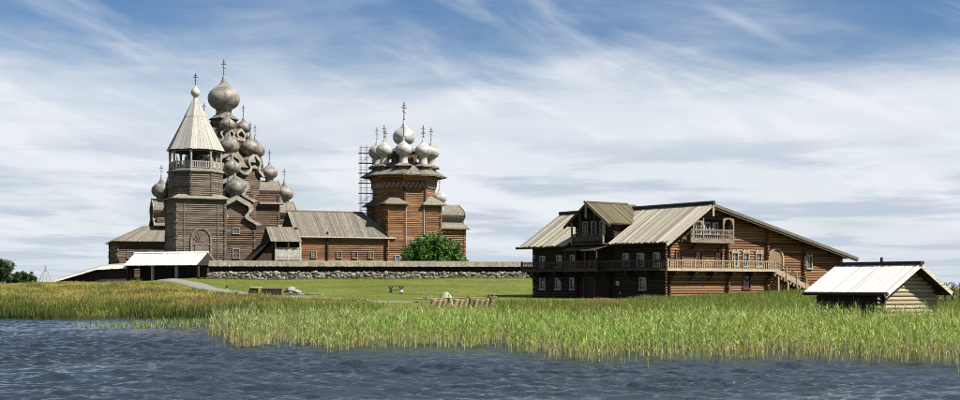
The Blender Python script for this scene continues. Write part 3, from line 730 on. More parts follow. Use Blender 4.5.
def big_church():
    T = thing('wooden_church', 'towering weathered church crowned with a pyramid of many grey onion domes', 'church', (-47.3, 240, 5.0), R(21))
    W2, r1, r2, AP = 3.2, 12.3, 9.5, 6.0
    arm = MB()
    poly = [(-W2, -r1), (W2, -r1), (W2, -r2+.3), (-W2, -r2+.3)]
    for i in (0, 1, 3): wall_logs(arm, poly[i], poly[(i+1) % 4], -1, 9.9, .34, .3)
    poly2 = [(-W2, -r2), (W2, -r2), (W2, -AP+.4), (-W2, -AP+.4)]
    for i in (0, 1, 3): wall_logs(arm, poly2[i], poly2[(i+1) % 4], -1, 14.6, .34, .3)
    arm.box(-W2+.05, W2-.05, -r1+.1, -AP, -1, 9.8); arm.box(-W2+.05, W2-.05, -r2+.1, -AP, 9.81, 14.5)
    armm = arm.mesh('log_wall', 'church_log')
    b1 = bochka_meshes(7.2, 4.7, 3.8); b2 = bochka_meshes(7.0, 4.3, 4.4); b3 = bochka_meshes(5.2, 3.9, 3.2); b4 = bochka_meshes(3.3, 2.6, 2.2)
    for k in range(4):
        a = k*PI/2
        w = put('log_wall', armm, T, rot=(0, 0, a))
        for z, hh in ((6.9, .9), (2.6, 1.5)):
            p = rot2(0, -r1-.12, a); window(T, (p[0], p[1], z), a, 1.1, hh, 'bochka_edge', 2, 2)
        p = rot2(0, -r1-.75, a); add_bochka(T, b1, (p[0], p[1], 8.75), a)
        p = rot2(0, -r2-.75, a); add_bochka(T, b2, (p[0], p[1], 13.0), a)
        p = rot2(0, -r1+1.0, a); add_dome(T, (p[0], p[1], 15.1), 1.78, 1.5, .85)
        p = rot2(0, -r2+1.0, a); add_dome(T, (p[0], p[1], 18.9), 1.55, 1.6, .8)
    poly_logs(MB(), ngon(8, AP), -1, 19.5, .34, .25).prism(ngon(8, AP-.1), 'z', -1, 19.4).build('octagon_wall', 'church_log', T)
    frustum(MB(), ngon(8, AP+.6), 19.2, ngon(8, 3.9), 22.8).build('tier_roof', 'bochka', T)
    for k in range(8):
        a = k*PI/4
        p = rot2(0, -AP-.9, a); add_bochka(T, b3, (p[0], p[1], 18.0), a)
        p = rot2(0, -AP+.2, a); add_dome(T, (p[0], p[1], 23.0), 1.85, 1.5, .85)
    poly_logs(MB(), ngon(8, 3.7), 20, 24.6, .34, .2).prism(ngon(8, 3.6), 'z', 20, 24.5).build('octagon_wall', 'church_log', T)
    frustum(MB(), ngon(8, 4.1), 24.3, ngon(8, 2.2), 26.4).build('tier_roof', 'bochka', T)
    for k in range(4):
        a = k*PI/2
        p = rot2(0, -4.3, a); add_bochka(T, b4, (p[0], p[1], 23.9), a)
        p = rot2(0, -3.6, a); add_dome(T, (p[0], p[1], 27.1), 1.45, 1.6, .85)
        a += PI/4; p = rot2(0, -3.9, a); add_bochka(T, b4, (p[0], p[1], 23.9), a)
    poly_logs(MB(), ngon(8, 2.1), 25, 28.6, .34, .15).prism(ngon(8, 2.0), 'z', 25, 28.5).build('octagon_wall', 'church_log', T)
    frustum(MB(), ngon(8, 2.6), 28.4, ngon(8, 1.4), 29.3).build('tier_roof', 'bochka', T)
    add_dome(T, (0, 0, 32.45), 2.95, 2.0, 1.2)
    # low refectory and porch on the near left
    rf = MB(); poly = [(-19.6, -7.2), (-10.5, -7.2), (-10.5, 7.2), (-19.6, 7.2)]
    poly_logs(rf, poly, -1, 5.4, .34, .3).box(-19.5, -10.6, -7.1, 7.1, -1, 5.4).build('refectory_wall', 'church_log', T)
    e = [(-20.6, -8.2), (-9.6, -8.2), (-9.6, 8.2), (-20.6, 8.2)]; rr = MB()
    slope_boards(rr, (-20.6, -8.2, 5.4), (-9.6, -8.2, 5.4), (-14.5, -2, 8.4), (-9.6, -2, 8.4), .4)
    slope_boards(rr, (-20.6, -8.2, 5.4), (-20.6, 8.2, 5.4), (-14.5, -2, 8.4), (-14.5, 2, 8.4), .4)
    rr.add([(-20.5, -8.1, 5.3), (-9.6, -8.1, 5.3), (-9.6, 8.1, 5.3), (-20.5, 8.1, 5.3), (-14.5, -2, 8.3), (-9.6, -2, 8.3), (-9.6, 2, 8.3), (-14.5, 2, 8.3)], [(0, 1, 5, 4), (2, 3, 7, 6), (3, 0, 4, 7), (4, 5, 6, 7), (0, 3, 2, 1)])
    rr.build('refectory_roof', 'roof_board', T)
    window(T, (-17.5, -7.35, 2.6), 0, .9, 1.0, 'bochka_edge'); window(T, (-14.0, -7.35, 2.6), 0, .9, 1.0, 'bochka_edge')
big_church()

def bell_tower():
    B = thing('bell_tower', 'grey log bell tower with open belfry and tall pale tent roof', 'tower', (px(195.5, 215), 215, 4.5), R(25))
    h = 3.92
    sq = [(-h, -h), (h, -h), (h, h), (-h, h)]
    poly_logs(MB(), sq, -1, 12.5, .32, .3).box(-h+.1, h-.1, -h+.1, h-.1, -1, 12.5).build('base_wall', 'grey_log', B)
    for s in (-1, 1): MB().box(s*2.75-.06, s*2.75+.06, -h-.24, -h-.1, -.5, 12.2).build('corner_strip', 'grey_log', B)
    e = [(-h-.75, -h-.75), (h+.75, -h-.75), (h+.75, h+.75), (-h-.75, h+.75)]; i_ = [(-h+.4, -h+.4), (h-.4, -h+.4), (h-.4, h-.4), (-h+.4, h-.4)]
    frustum(MB(), e, 12.45, i_, 13.1).build('skirt_roof', 'roof_board', B)
    poly_logs(MB(), ngon(8, 3.95), 12.6, 17.0, .32, .2).prism(ngon(8, 3.85), 'z', 12.6, 17.0).build('octagon_wall', 'grey_log', B)
    frustum(MB(), ngon(8, 4.35), 17.05, ngon(8, 3.9), 17.35, .25).build('belfry_floor', 'roof_board', B)
    po = ngon(8, 3.85)
    for i in range(8):
        p, q = Vector(po[i]), Vector(po[(i+1) % 8])
        MB().tube((p.x, p.y, 17.2), (p.x, p.y, 18.3), .23, 8).tube((p.x, p.y, 18.25), (p.x, p.y, 20.0), .15, 8, .23).tube((p.x, p.y, 20.0), (p.x, p.y, 20.6), .26, 8).build('post', 'bochka_edge', B)
        rl = MB().bar((p.x, p.y, 18.5), (q.x, q.y, 18.5), .12, .12).build('railing', 'bochka_edge', B)
        MB().bar((p.x, p.y, 17.55), (q.x, q.y, 17.55), .12, .12).build('bottom_rail', 'bochka_edge', rl)
        MB().bar((p.x, p.y, 20.35), (q.x, q.y, 20.35), .16, .24).build('lintel', 'bochka_edge', B)
        m = MB()
        for k in range(1, 9):
            c = p.lerp(q, k/9); MB.box(m, c.x-.07, c.x+.07, c.y-.07, c.y+.07, 17.55, 18.5)
        m.build('balusters', 'tent_board', rl, kind='stuff')
    MB().lathe([(.3, 0), (.62, -.05), (.7, -.2), (.55, -.5), (.4, -.9), (.1, -1.0), (0, -1.0)][::-1], 12, (0, 0, 20.0)).build('bell', 'iron', B, True)
    for k in range(3): MB().lathe([(.28, 0), (.3, .1), (.2, .35), (.1, .45), (0, .46)], 10, (1.2*math.cos(k*2.1+.4), 1.2*math.sin(k*2.1+.4), 19.3)).tube((1.2*math.cos(k*2.1+.4), 1.2*math.sin(k*2.1+.4), 19.7), (1.2*math.cos(k*2.1+.4), 1.2*math.sin(k*2.1+.4), 20.5), .04, 5).build('bell', 'iron', B, True)
    MB().tube((0, 0, 17.0), (0, 0, 21.0), .35, 8).build('centre_post', 'grey_log', B)
    frustum(MB(), ngon(8, 4.1), 20.45, ngon(8, 3.6), 20.9).build('belfry_ceiling', 'dark_wood', B)
    # tent roof: two lengths of boards on each of eight sides
    r0, r1, r2 = ngon(8, 4.35), ngon(8, 1.62), ngon(8, .42)
    MB().add([(x*.985, y*.985, 20.5) for x, y in r0]+[(x*.95, y*.95, 28.6) for x, y in r2], [(i, (i+1) % 8, 8+(i+1) % 8, 8+i) for i in range(8)]+[tuple(range(8)), tuple(range(8, 16))]).build('tent_frame', 'dark_wood', B)
    for i in range(8):
        j = (i+1) % 8; m = MB()
        slope_boards(m, (*r0[i], 20.5), (*r0[j], 20.5), (*r1[i], 26.15), (*r1[j], 26.15), .28, .05, .12)
        f = 1.05
        slope_boards(m, (r1[i][0]*f, r1[i][1]*f, 26.1), (r1[j][0]*f, r1[j][1]*f, 26.1), (r2[i][0]*f, r2[i][1]*f, 28.75), (r2[j][0]*f, r2[j][1]*f, 28.75), .24, .05, .08)
        m.build('tent_roof_side', 'tent_board', B)
    d = MB().lathe([(.55, 28.5), (.52, 28.8), (.34, 29.0), (.32, 29.5), (.5, 29.6), (.72, 29.9), (.76, 30.2), (.68, 30.5), (.45, 30.8), (.22, 31.05), (.1, 31.3), (0, 31.35)], 16).build('dome', 'tent_board', B, True)
    put('cross', CROSS, d, (0, 0, 31.1), (0, 0, R(-25)), (.9, .9, .9))
    # arched portal
    pts = [(-1.55, -.5), (1.55, -.5), (1.55, 5.7)]+[(1.55*math.cos(a), 5.7+1.75*math.sin(a)) for a in np.linspace(.25, PI-.25, 9)]+[(-1.55, 5.7)]
    pr = MB().prism(pts, 'y', -h-.2, -h+.1).build('portal', 'grey_log', B)
    for k in range(6): MB().box(-1.05+k*.35, -.72+k*.35, -h-.3, -h-.21, -.4, 4.8).build('door_plank', 'grey_trim', pr)
    m = MB(); prev = (1.6, -.5)
    for a in np.linspace(0, PI, 13):
        q = (1.6*math.cos(a), 5.7+1.85*math.sin(a)); m.bar((prev[0], -h-.28, prev[1]), (q[0], -h-.28, q[1]), .3, .16, (0, 1, 0)); prev = q
    m.bar((prev[0], -h-.28, prev[1]), (-1.6, -h-.28, -.5), .3, .16, (0, 1, 0)); m.box(-1.5, 1.5, -h-.36, -h-.2, 4.85, 5.05); m.build('portal_frame', 'grey_trim', pr)
    for a in np.linspace(.35, PI-.35, 7): MB().bar((.25*math.cos(a), -h-.25, 5.2+.25*math.sin(a)), (1.35*math.cos(a), -h-.25, 5.3+1.85*math.sin(a)), .12, .06, (0, 1, 0)).build('fanlight_ray', 'grey_trim', pr)
bell_tower()

def small_church():
    T = thing('wooden_church', 'orange-brown log church with a crown of nine pale domes on an octagon', 'church', (px(404, 240), 240, 5.0), R(25))
    h = 5.1
    sq = [(-h, -h), (h, -h), (h, h), (-h, h)]
    poly_logs(MB(), sq, -1, 12.5, .33, .3).box(-h+.1, h-.1, -h+.1, h-.1, -1, 12.5).build('base_wall', 'fresh_log', T)
    AP = 5.1
    o = MB(); poly_logs(o, ngon(8, AP), 0, 15.5, .33, .2).prism(ngon(8, AP-.1), 'z', 0, 15.4)
    for i in range(5): poly_logs(o, ngon(8, AP+.1+.12*i), 15.5+i*.44, 15.5+(i+1)*.44, .4, .1)
    o.prism(ngon(8, AP), 'z', 15.41, 17.8); o.build('octagon_wall', 'fresh_log', T)
    # corner roofs where the square meets the octagon
    for sx, sy in ((-1, -1), (1, -1), (1, 1), (-1, 1)):
        c = (sx*(h-1.4), sy*(h-1.4)); s = 2.35
        frustum(MB(), [(c[0]-s, c[1]-s), (c[0]+s, c[1]-s), (c[0]+s, c[1]+s), (c[0]-s, c[1]+s)], 12.5, [(c[0]-.2, c[1]-.2), (c[0]+.2, c[1]-.2), (c[0]+.2, c[1]+.2), (c[0]-.2, c[1]+.2)], 14.1, .18).build('corner_roof', 'roof_board', T)
    # zigzag frieze
    po = ngon(8, AP+.42)
    for i in range(8):
        p, q = Vector((*po[i], 0)), Vector((*po[(i+1) % 8], 0)); m = MB(); n = 5
        for k in range(n):
            a, b, c = p.lerp(q, k/n), p.lerp(q, (k+.5)/n), p.lerp(q, (k+1)/n)
            nm = Vector(((p+q).x, (p+q).y, 0)).normalized()
            m.bar(a+Vector((0, 0, 16.4)), b+Vector((0, 0, 15.4)), .10, .22, nm); m.bar(b+Vector((0, 0, 15.4)), c+Vector((0, 0, 16.4)), .11, .22, nm)
        m.build('zigzag_frieze', 'pale_trim', T)
    for x in (-1.75, 1.75): MB().box(x-.06, x+.06, -h-.32, -h-.18, -.5, 12.0).build('corner_strip', 'window_white', T)
    for x in (-2.0, 2.0): MB().box(x-.16, x+.16, -AP-.3, -AP-.05, 12.6, 15.4).build('corner_strip', 'dark_shade_log', T)
    sk = MB(); r0, r1 = ngon(8, 7.3), ngon(8, 3.2)
    frustum(sk, r0, 17.65, r1, 20.2, .16)
    for i in range(8): slope_boards(sk, (*r0[i], 17.68), (*r0[(i+1) % 8], 17.68), (*r1[i], 20.24), (*r1[(i+1) % 8], 20.24), .42, .05, .1)
    sk.build('skirt_roof', 'roof_board', T)
    for k in range(8):
        a = k*PI/4+PI/8; p = rot2(0, -5.0, a)
        pd = MB(); s = .85
        pd.box(-s, s, -s, s, 17.9, 19.5); frustum(pd, [(-1.5, -1.5), (1.5, -1.5), (1.5, 1.5), (-1.5, 1.5)], 19.4, [(-.5, -.5), (.5, -.5), (.5, .5), (-.5, .5)], 20.0, .14)
        pd.build('dome_pedestal', 'bochka', T, loc=(p[0], p[1], 0), rot=(0, 0, a))
        add_dome(T, (p[0], p[1], 22.4), 1.55, 1.7, .95, 'pale_dome')
    poly_logs(MB(), ngon(8, 2.0), 19.5, 22.6, .34, .15).prism(ngon(8, 1.9), 'z', 19.5, 22.5).build('lantern_wall', 'church_log', T)
    frustum(MB(), ngon(8, 2.6), 22.4, ngon(8, 1.0), 23.5).build('lantern_roof', 'bochka', T)
    add_dome(T, (0, 0, 25.3), 2.1, 1.5, 1.35, 'pale_dome')
    window(T, (-.1, -h-.18, 4.9), 0, .9, 1.1, 'window_white'); window(T, (-3.4, -h-.18, 1.9), 0, .9, 1.2, 'window_white'); window(T, (3.3, -h-.18, 1.9), 0, .9, 1.2, 'window_white')
    window(T, (-h-.18, -1.0, 8.6), -PI/2, .7, 1.1, 'window_white')
    # refectory on the left
    xl, xr, hy = -21.3, -5.0, 4.6; ez, rz = 6.2, 10.9
    poly_logs(MB(), [(xl, -hy), (xr, -hy), (xr, hy), (xl, hy)], -1, 6.5, .33, .3).box(xl+.1, xr, -hy+.1, hy-.1, -1, 6.5).prism([(-hy+.2, 6.5), (hy-.2, 6.5), (0, rz-.4)], 'x', xl+.1, xl+.4).build('refectory_wall', 'fresh_log', T)
    oe = hy+.9; x0, x1 = xl-1.0, -3.7
    ro = MB().prism([(-oe, ez-.12), (oe, ez-.12), (0, rz-.12)], 'x', x0+.1, -8.0); ro.add([(-8.0, -oe, ez-.12), (-8.0, oe, ez-.12), (x1, -oe, ez-.12), (x1, -4, ez-.12), (-8.0, 0, rz-.12)], [(0, 2, 4), (0, 1, 3, 2), (2, 3, 4), (3, 1, 4)])
    rp = ro.build('refectory_roof', 'dark_wood', T)
    m = MB(); slope_boards(m, (x0, -oe, ez), (-8.0, -oe, ez), (x0, 0, rz), (-8.0, 0, rz), .34, .06, .12)
    bmeshes = unit_boards('house_board')
    slope_boards(m, (x0, oe, ez), (-8.0, oe, ez), (x0, 0, rz), (-8.0, 0, rz), .34, .06, .12)
    slope_boards(m, (-8.0, -oe, ez), (x1, -oe, ez), (-8.05, 0, rz), (-7.95, 0, rz), .34, .06, .12)
    m.build('roof_boards', 'roof_board', rp)
    MB().bar((x0, -oe-.08, ez+.02), (x1, -oe-.08, ez+.02), .1, .2).build('eave_board', 'tent_board', rp)
    MB().tube((x0-.1, 0, rz+.1), (-8, 0, rz+.1), .15, 6).build('ridge_beam', 'roof_board', rp)
    for x in (-18.9, -14.2, -11.3, -8.3): window(T, (x, -hy-.18, 2.7), 0, .8, 1.0, 'rail_wood')
    m = MB()
    for i in range(22): m.tube((-16.4, -hy-.5, .1+i*.33), (-16.4, -hy+.2, .1+i*.33), .17, 6)
    m.build('log_ends', 'dark_shade_log', T)
    # apse on the right with barrel roof and small dome
    ax0, ax1, ay = 5.0, 10.6, 3.6
    poly_logs(MB(), [(ax0, -ay), (ax1, -ay), (ax1, ay), (ax0, ay)], -1, 8.4, .33, .3).box(ax0, ax1-.1, -ay+.1, ay-.1, -1, 8.4).build('apse_wall', 'fresh_log', T)
    frustum(MB(), [(ax0, -ay-.9), (ax1+.9, -ay-.9), (ax1+.9, ay+.9), (ax0, ay+.9)], 8.2, [(ax0, -ay+.4), (ax1, -ay+.4), (ax1, ay-.4), (ax0, ay-.4)], 8.7, .12).build('apse_eave', 'roof_board', T)
    b = bochka_meshes(7.6, 4.4, 5.9); add_bochka(T, b, (ax1+.5, 0, 8.45), PI/2)
    add_dome(T, (6.2, -2.2, 14.0), 1.35, 1.6, .7, 'pale_dome')
    # covered porch in front of the refectory
    p0, p1, q0, q1 = -26.4, -21.6, -6.6, -2.2
    po = MB().box(p0, p1, q0, q1, -.8, 2.2).build('porch', 'dark_shade_log', T)
    for x in (p0+.12, (p0+p1)/2, p1-.3):
        MB().box(x-.12, x+.12, q0-.1, q0+.14, -.6, 5.9).build('post', 'tent_board', po)
    MB().box(p0+.3, p1-.1, q0-.06, q0, 2.6, 4.2).build('parapet_boards', 'tent_board', po)
    MB().box(p0, p1, q0-.14, q0-.065, 2.15, 2.5).box(p0, p1, q0-.14, q0-.065, 4.05, 4.3).build('parapet_rail', 'pale_trim', po)
    MB().box(p0+.5, p1, q0+2.5, q1, 2.2, 5.9).build('back_wall', 'dark_wood', po)
    pc = (q0+q1)/2
    pr = MB().prism([(q0-.8, 5.2), (q1+.8, 5.2), (pc, 7.7)], 'x', p0-.9, p1-1.2).build('porch_roof', 'dark_wood', po)
    m = MB(); slope_boards(m, (p0-1.0, q0-.9, 5.25), (p1-.2, q0-.9, 5.25), (p0-1.0, pc, 7.85), (p1-.9, pc, 7.85), .3, .06, .1); slope_boards(m, (p0-1.0, q1+.9, 5.25), (p1, q1+.9, 5.25), (p0-1.0, pc, 7.85), (p1, pc, 7.85), .3, .06, .1)
    m.build('roof_boards', 'roof_board', pr)
    MB().prism([(p0-.001, -.8), (p0-.001, 5.4), (p0-4.2, .8), (p0-4.2, -.8)], 'y', q0+.4, q1-.2).build('covered_stair', 'dark_shade_log', po)
    sr = MB(); slope_boards(sr, (p0-4.6, q0, 1.6), (p0-4.6, q1+.3, 1.6), (p0, q0, 6.2), (p0, q1+.3, 6.2), .4, .06); sr.build('stair_roof', 'dark_wood', po)
small_church()

# scaffolding against the crown of the orange church
def scaffold():
    bx, by = px(366.2, 240), 240.0; t = thing('scaffolding', 'thin pole scaffolding rising beside the dark left side of the octagon church', 'scaffold', (bx, by, 4.9), R(12))
    H_ = 23.4
    for x in (-1.05, 0, 1.05):
        for y in (-.8, .8): MB().tube((x, y, -.4), (x, y, H_+.2), .05, 5).build('pole', 'dark_rail', t)
    for i in range(1, 13):
        z = i*1.85
        if z > H_: break
        MB().box(-1.4, 1.5, -.75, .75, z, z+.09).build('platform', 'roof_board', t)
        for zz in (.55, 1.0): MB().tube((-1.35, -.87, z+zz), (1.35, -.87, z+zz), .035, 4).build('guard_rail', 'dark_rail', t)
        if i % 2: MB().tube((-1.05, -.82, z), (1.05, -.82, z+1.85), .04, 4).build('brace', 'dark_rail', t)
scaffold()

# ------------------------------------------------------------ gate and churchyard wall
def gate():
    gx, gy = px(171, 202), 202.0; g = thing('gatehouse', 'long low gatehouse with bright plank roof and dark open front', 'gatehouse', (gx, gy, 3.7), R(-25))
    L, run, ez, rz = 7.0, 2.7, 2.15, 4.1
    MB().box(-L+.6, L-.4, .4, 1.9, -.8, 2.7).build('back_wall', 'dark_shade_log', g)
    rf = MB().prism([(-run, ez), (run, ez), (0, rz)], 'x', -L+.05, L-.05).build('roof', 'dark_wood', g)
    m = MB(); n = 40
    bms = unit_boards('gate_roof'); th = math.atan2(rz-ez, run); ln = math.hypot(run, rz-ez)+.12
    for s, rzz in ((-1, PI/2), (1, -PI/2)):
        for i in range(n):
            x = -L+(i+.5)*2*L/n
            put('board', bms[i % 3], rf, (x, s*(run+.10+random.uniform(-.03, .03)), ez-.05+random.uniform(.02, .04)), (0, -th, rzz), (ln, 2*L/n*.97, .06))
    MB().prism([(-.25, rz+.02), (.25, rz+.02), (0, rz+.22)], 'x', -L-.1, L+.1).build('ridge_board', 'gate_roof', g)
    for x in (-L+.2, -2.0, 2.6, L-.4): MB().box(x-.18, x+.18, -2.1, -1.75, -.8, 2.3).build('post', 'tent_board' if x in (-2.0, 2.6) else 'dark_shade_log', g)
    MB().bar((-L+.1, -1.95, 2.2), (L-.1, -1.95, 2.2), .22, .24).build('beam', 'dark_shade_log', g)
    # boarded end gable and gate leaves
    MB().prism([(-run+.3, ez-.1), (run-.3, ez-.1), (0, rz-.25)], 'x', L-.35, L-.2).build('gable_end', 'dark_shade_log', g)
    for s in (-1, 1): MB().box(s*1.2-1.1, s*1.2+1.1, .25, .38, -.6, 1.9).build('gate_leaf', 'dark_wood', g)
    return g
gate()

def yard_wall(name, label, A, Bp, zA, zB, h, roof_mat, stone_h, zoff=0):
    A, Bp = Vector(A), Vector(Bp); L = (Bp-A).length; rz = math.atan2((Bp-A).y, (Bp-A).x)
    t = thing(name, label, 'fence', (A.x, A.y, zA), rz)
    sl = (zB-zA)/L
    sh = Matrix(((1, 0, 0, 0), (0, 1, 0, 0), (sl, 0, 1, 0), (0, 0, 0, 1)))
    def mk():
        m = MB(); m.mx = sh; return m
    m = mk().box(0, L, -.85, .45, -1.2, stone_h-.05); m.build('wall_core', 'stone', t)
    if stone_h > .3:
        m = mk(); n = int(L/.30)
        for r in range(4):
            for i in range(n):
                s = random.choice((random.uniform(.10, .2), random.uniform(.18, .34)))
                m.ico((i*.30+random.uniform(-.1, .1)+.15*(r % 2), -.84-random.uniform(0, .1), -.2+(r+.5)*(stone_h+.15)/4+random.uniform(-.12, .12)), s, .25, (1.25, .7, .85))
        m.build('stones', 'stone', t, kind='stuff')
    m = mk(); z = stone_h+.1; d = .28
    while z < h-.45: m.tube((0, -.05, z), (L, -.05, z), .15, 7, jit=.04); z += d
    m.build('logs', 'dark_shade_log', t)
    m = mk(); m.prism([(-1.2, h-.62), (1.2, h-.62), (0, h)], 'x', 0, L); rf = m.build('roof', 'dark_wood', t)
    m = mk(); slope_boards(m, (0, -1.2, h-.62), (L, -1.2, h-.62), (0, 0, h+.08), (L, 0, h+.08), .27, .05, .12); slope_boards(m, (0, 1.35, h-.62), (L, 1.35, h-.62), (0, 0, h+.08), (L, 0, h+.08), .27, .05, .12)
    m.build('roof_boards', roof_mat, rf, kind='stuff')
    m = mk().prism([(-.16, h+.08), (.16, h+.08), (0, h+.26)], 'x', 0, L); m.build('ridge_board', roof_mat, rf)
    return t
yard_wall('churchyard_fence', 'long fieldstone churchyard fence with plank roof running behind the lawn', (px(209, 196), 196), (px(560, 203), 203), 3.75, 3.75, 2.5, 'wall_board', 1.15)
yard_wall('churchyard_fence', 'dark roofed churchyard fence dropping away to the skyline at its left end', (px(58, 222), 222), (px(104, 211), 211), 1.4, 3.55, 2.35, 'gate_roof', .2)
yard_wall('churchyard_fence', 'short level fence section with pale roof joining the left end of the gatehouse', (px(104.3, 210.9), 210.9), (px(134, 204), 204), 3.55, 3.7, 2.35, 'gate_roof', .2)

# ------------------------------------------------------------ the hut by the reeds
def hut():
    hx, hy, hz = 28.3, 86.0, .75; t = thing('lakeside_hut', 'small log hut with silvery plank roof standing in tall reeds', 'hut', (hx, hy, hz), R(35))
    hw, ez, rz, L = 3.5, 1.62, 3.55, 6.0; k = (rz-ez)/hw; ww = 2.75
    logs = unit_logs('hut_log')
    top = lambda x: rz-abs(x)*k
    w1 = MB().prism([(-ww, -.6), (ww, -.6), (ww, top(ww)-.15), (0, rz-.2), (-ww, top(ww)-.15)], 'y', .12, .3).build('wall', 'dark_wood', t)
    log_run(w1, logs, -ww, ww, .03, 'x', -.5, 3.3, .27, (), lambda z: (-(rz-.12-z)/k, (rz-.12-z)/k), over=.25)
    w2 = MB().box(-ww+.1, -ww+.3, .31, L-1, -.6, top(ww)-.12).build('wall', 'dark_wood', t)
    log_run(w2, unit_logs('dark_shade_log'), 0, L-1, -ww+.02, 'y', -.5, 1.75, .27, over=.25)
    MB().box(ww-.3, ww-.1, .31, L-1, -.6, top(ww)-.12).build('wall', 'dark_wood', t); MB().box(-ww+.3, ww-.3, L-1.2, L-1, -.6, 1.9).build('wall', 'dark_wood', t)
    rf = MB().prism([(-hw+.1, ez-.05), (0, rz-.12), (hw-.1, ez-.05), (hw-.1, ez+.03), (0, rz-.04), (-hw+.1, ez+.03)], 'y', -.85, L-.4).build('roof', 'dark_wood', t)
    bms = unit_boards('silver_board'); bms2 = unit_boards('roof_board'); th = math.atan(k); ln = hw/math.cos(th)
    y = -.95
    while y < L-.4:
        w = random.uniform(.26, .36)
        for s in (-1, 1):
            e = hw+random.uniform(-.06, .06)
            put('board', random.choice(bms), rf, (s*e, y+w/2, rz-e*k-.02+random.uniform(0, .03)), (0, -th if s < 0 else -th, 0 if s < 0 else PI), (e/math.cos(th), w*.95, .05))
        y += w
    MB().prism([(-.2, rz-.02), (.2, rz-.02), (.16, rz+.2), (-.16, rz+.2)], 'y', -1.15, L-.2).build('ridge_beam', 'dark_wood', t)
    MB().tube((-hw-.03, -1.1, ez-.02), (-hw-.03, L-.2, ez-.02), .13, 8).build('eave_gutter', 'dark_wood', t)
    MB().tube((hw+.03, -1.1, ez-.02), (hw+.03, L-.2, ez-.02), .13, 8).build('eave_gutter', 'dark_wood', t)
    for s in (-1, 1):
        MB().bar((0, -1.0, rz-.08), (s*(hw+.15), -1.0, rz-(hw+.15)*k-.08), .06, .26).build('bargeboard', 'silver_board' if s < 0 else 'house_board', t)
    MB().tube((0, L*.35, rz+.15), (0, L*.35, rz+.5), .09, 6).build('vent_pipe', 'dark_wood', t)
    for x in (-ww, ww): MB().tube((x, -.7, ez+.1), (x, .2, ez+.1), .12, 6).build('purlin', 'dark_shade_log', t)
hut()

def slant_fence():
    t = thing('pole_fence', 'dark fence of slanting poles beyond the lakeside hut at the right edge', 'fence', (px(948, 118), 118, ground_z(px(948, 118), 118)), R(8))
    for i in range(8):
        x = i*.75-1.0
        MB().tube((x, -.06, -.4), (x+.05, -.06, 1.9), .045, 5).build('stake', 'dark_rail', t); MB().tube((x, .1, -.4), (x-.05, .1, 1.9), .045, 5).build('stake', 'dark_rail', t)
    for i in range(13):
        x = -2.3+i*.5
        MB().tube((x, .02, -.1+random.uniform(0, .1)), (x+2.6, .02, 1.75+random.uniform(-.1, .2)), .05, 5).build('slanting_pole', 'dark_rail', t)
slant_fence()

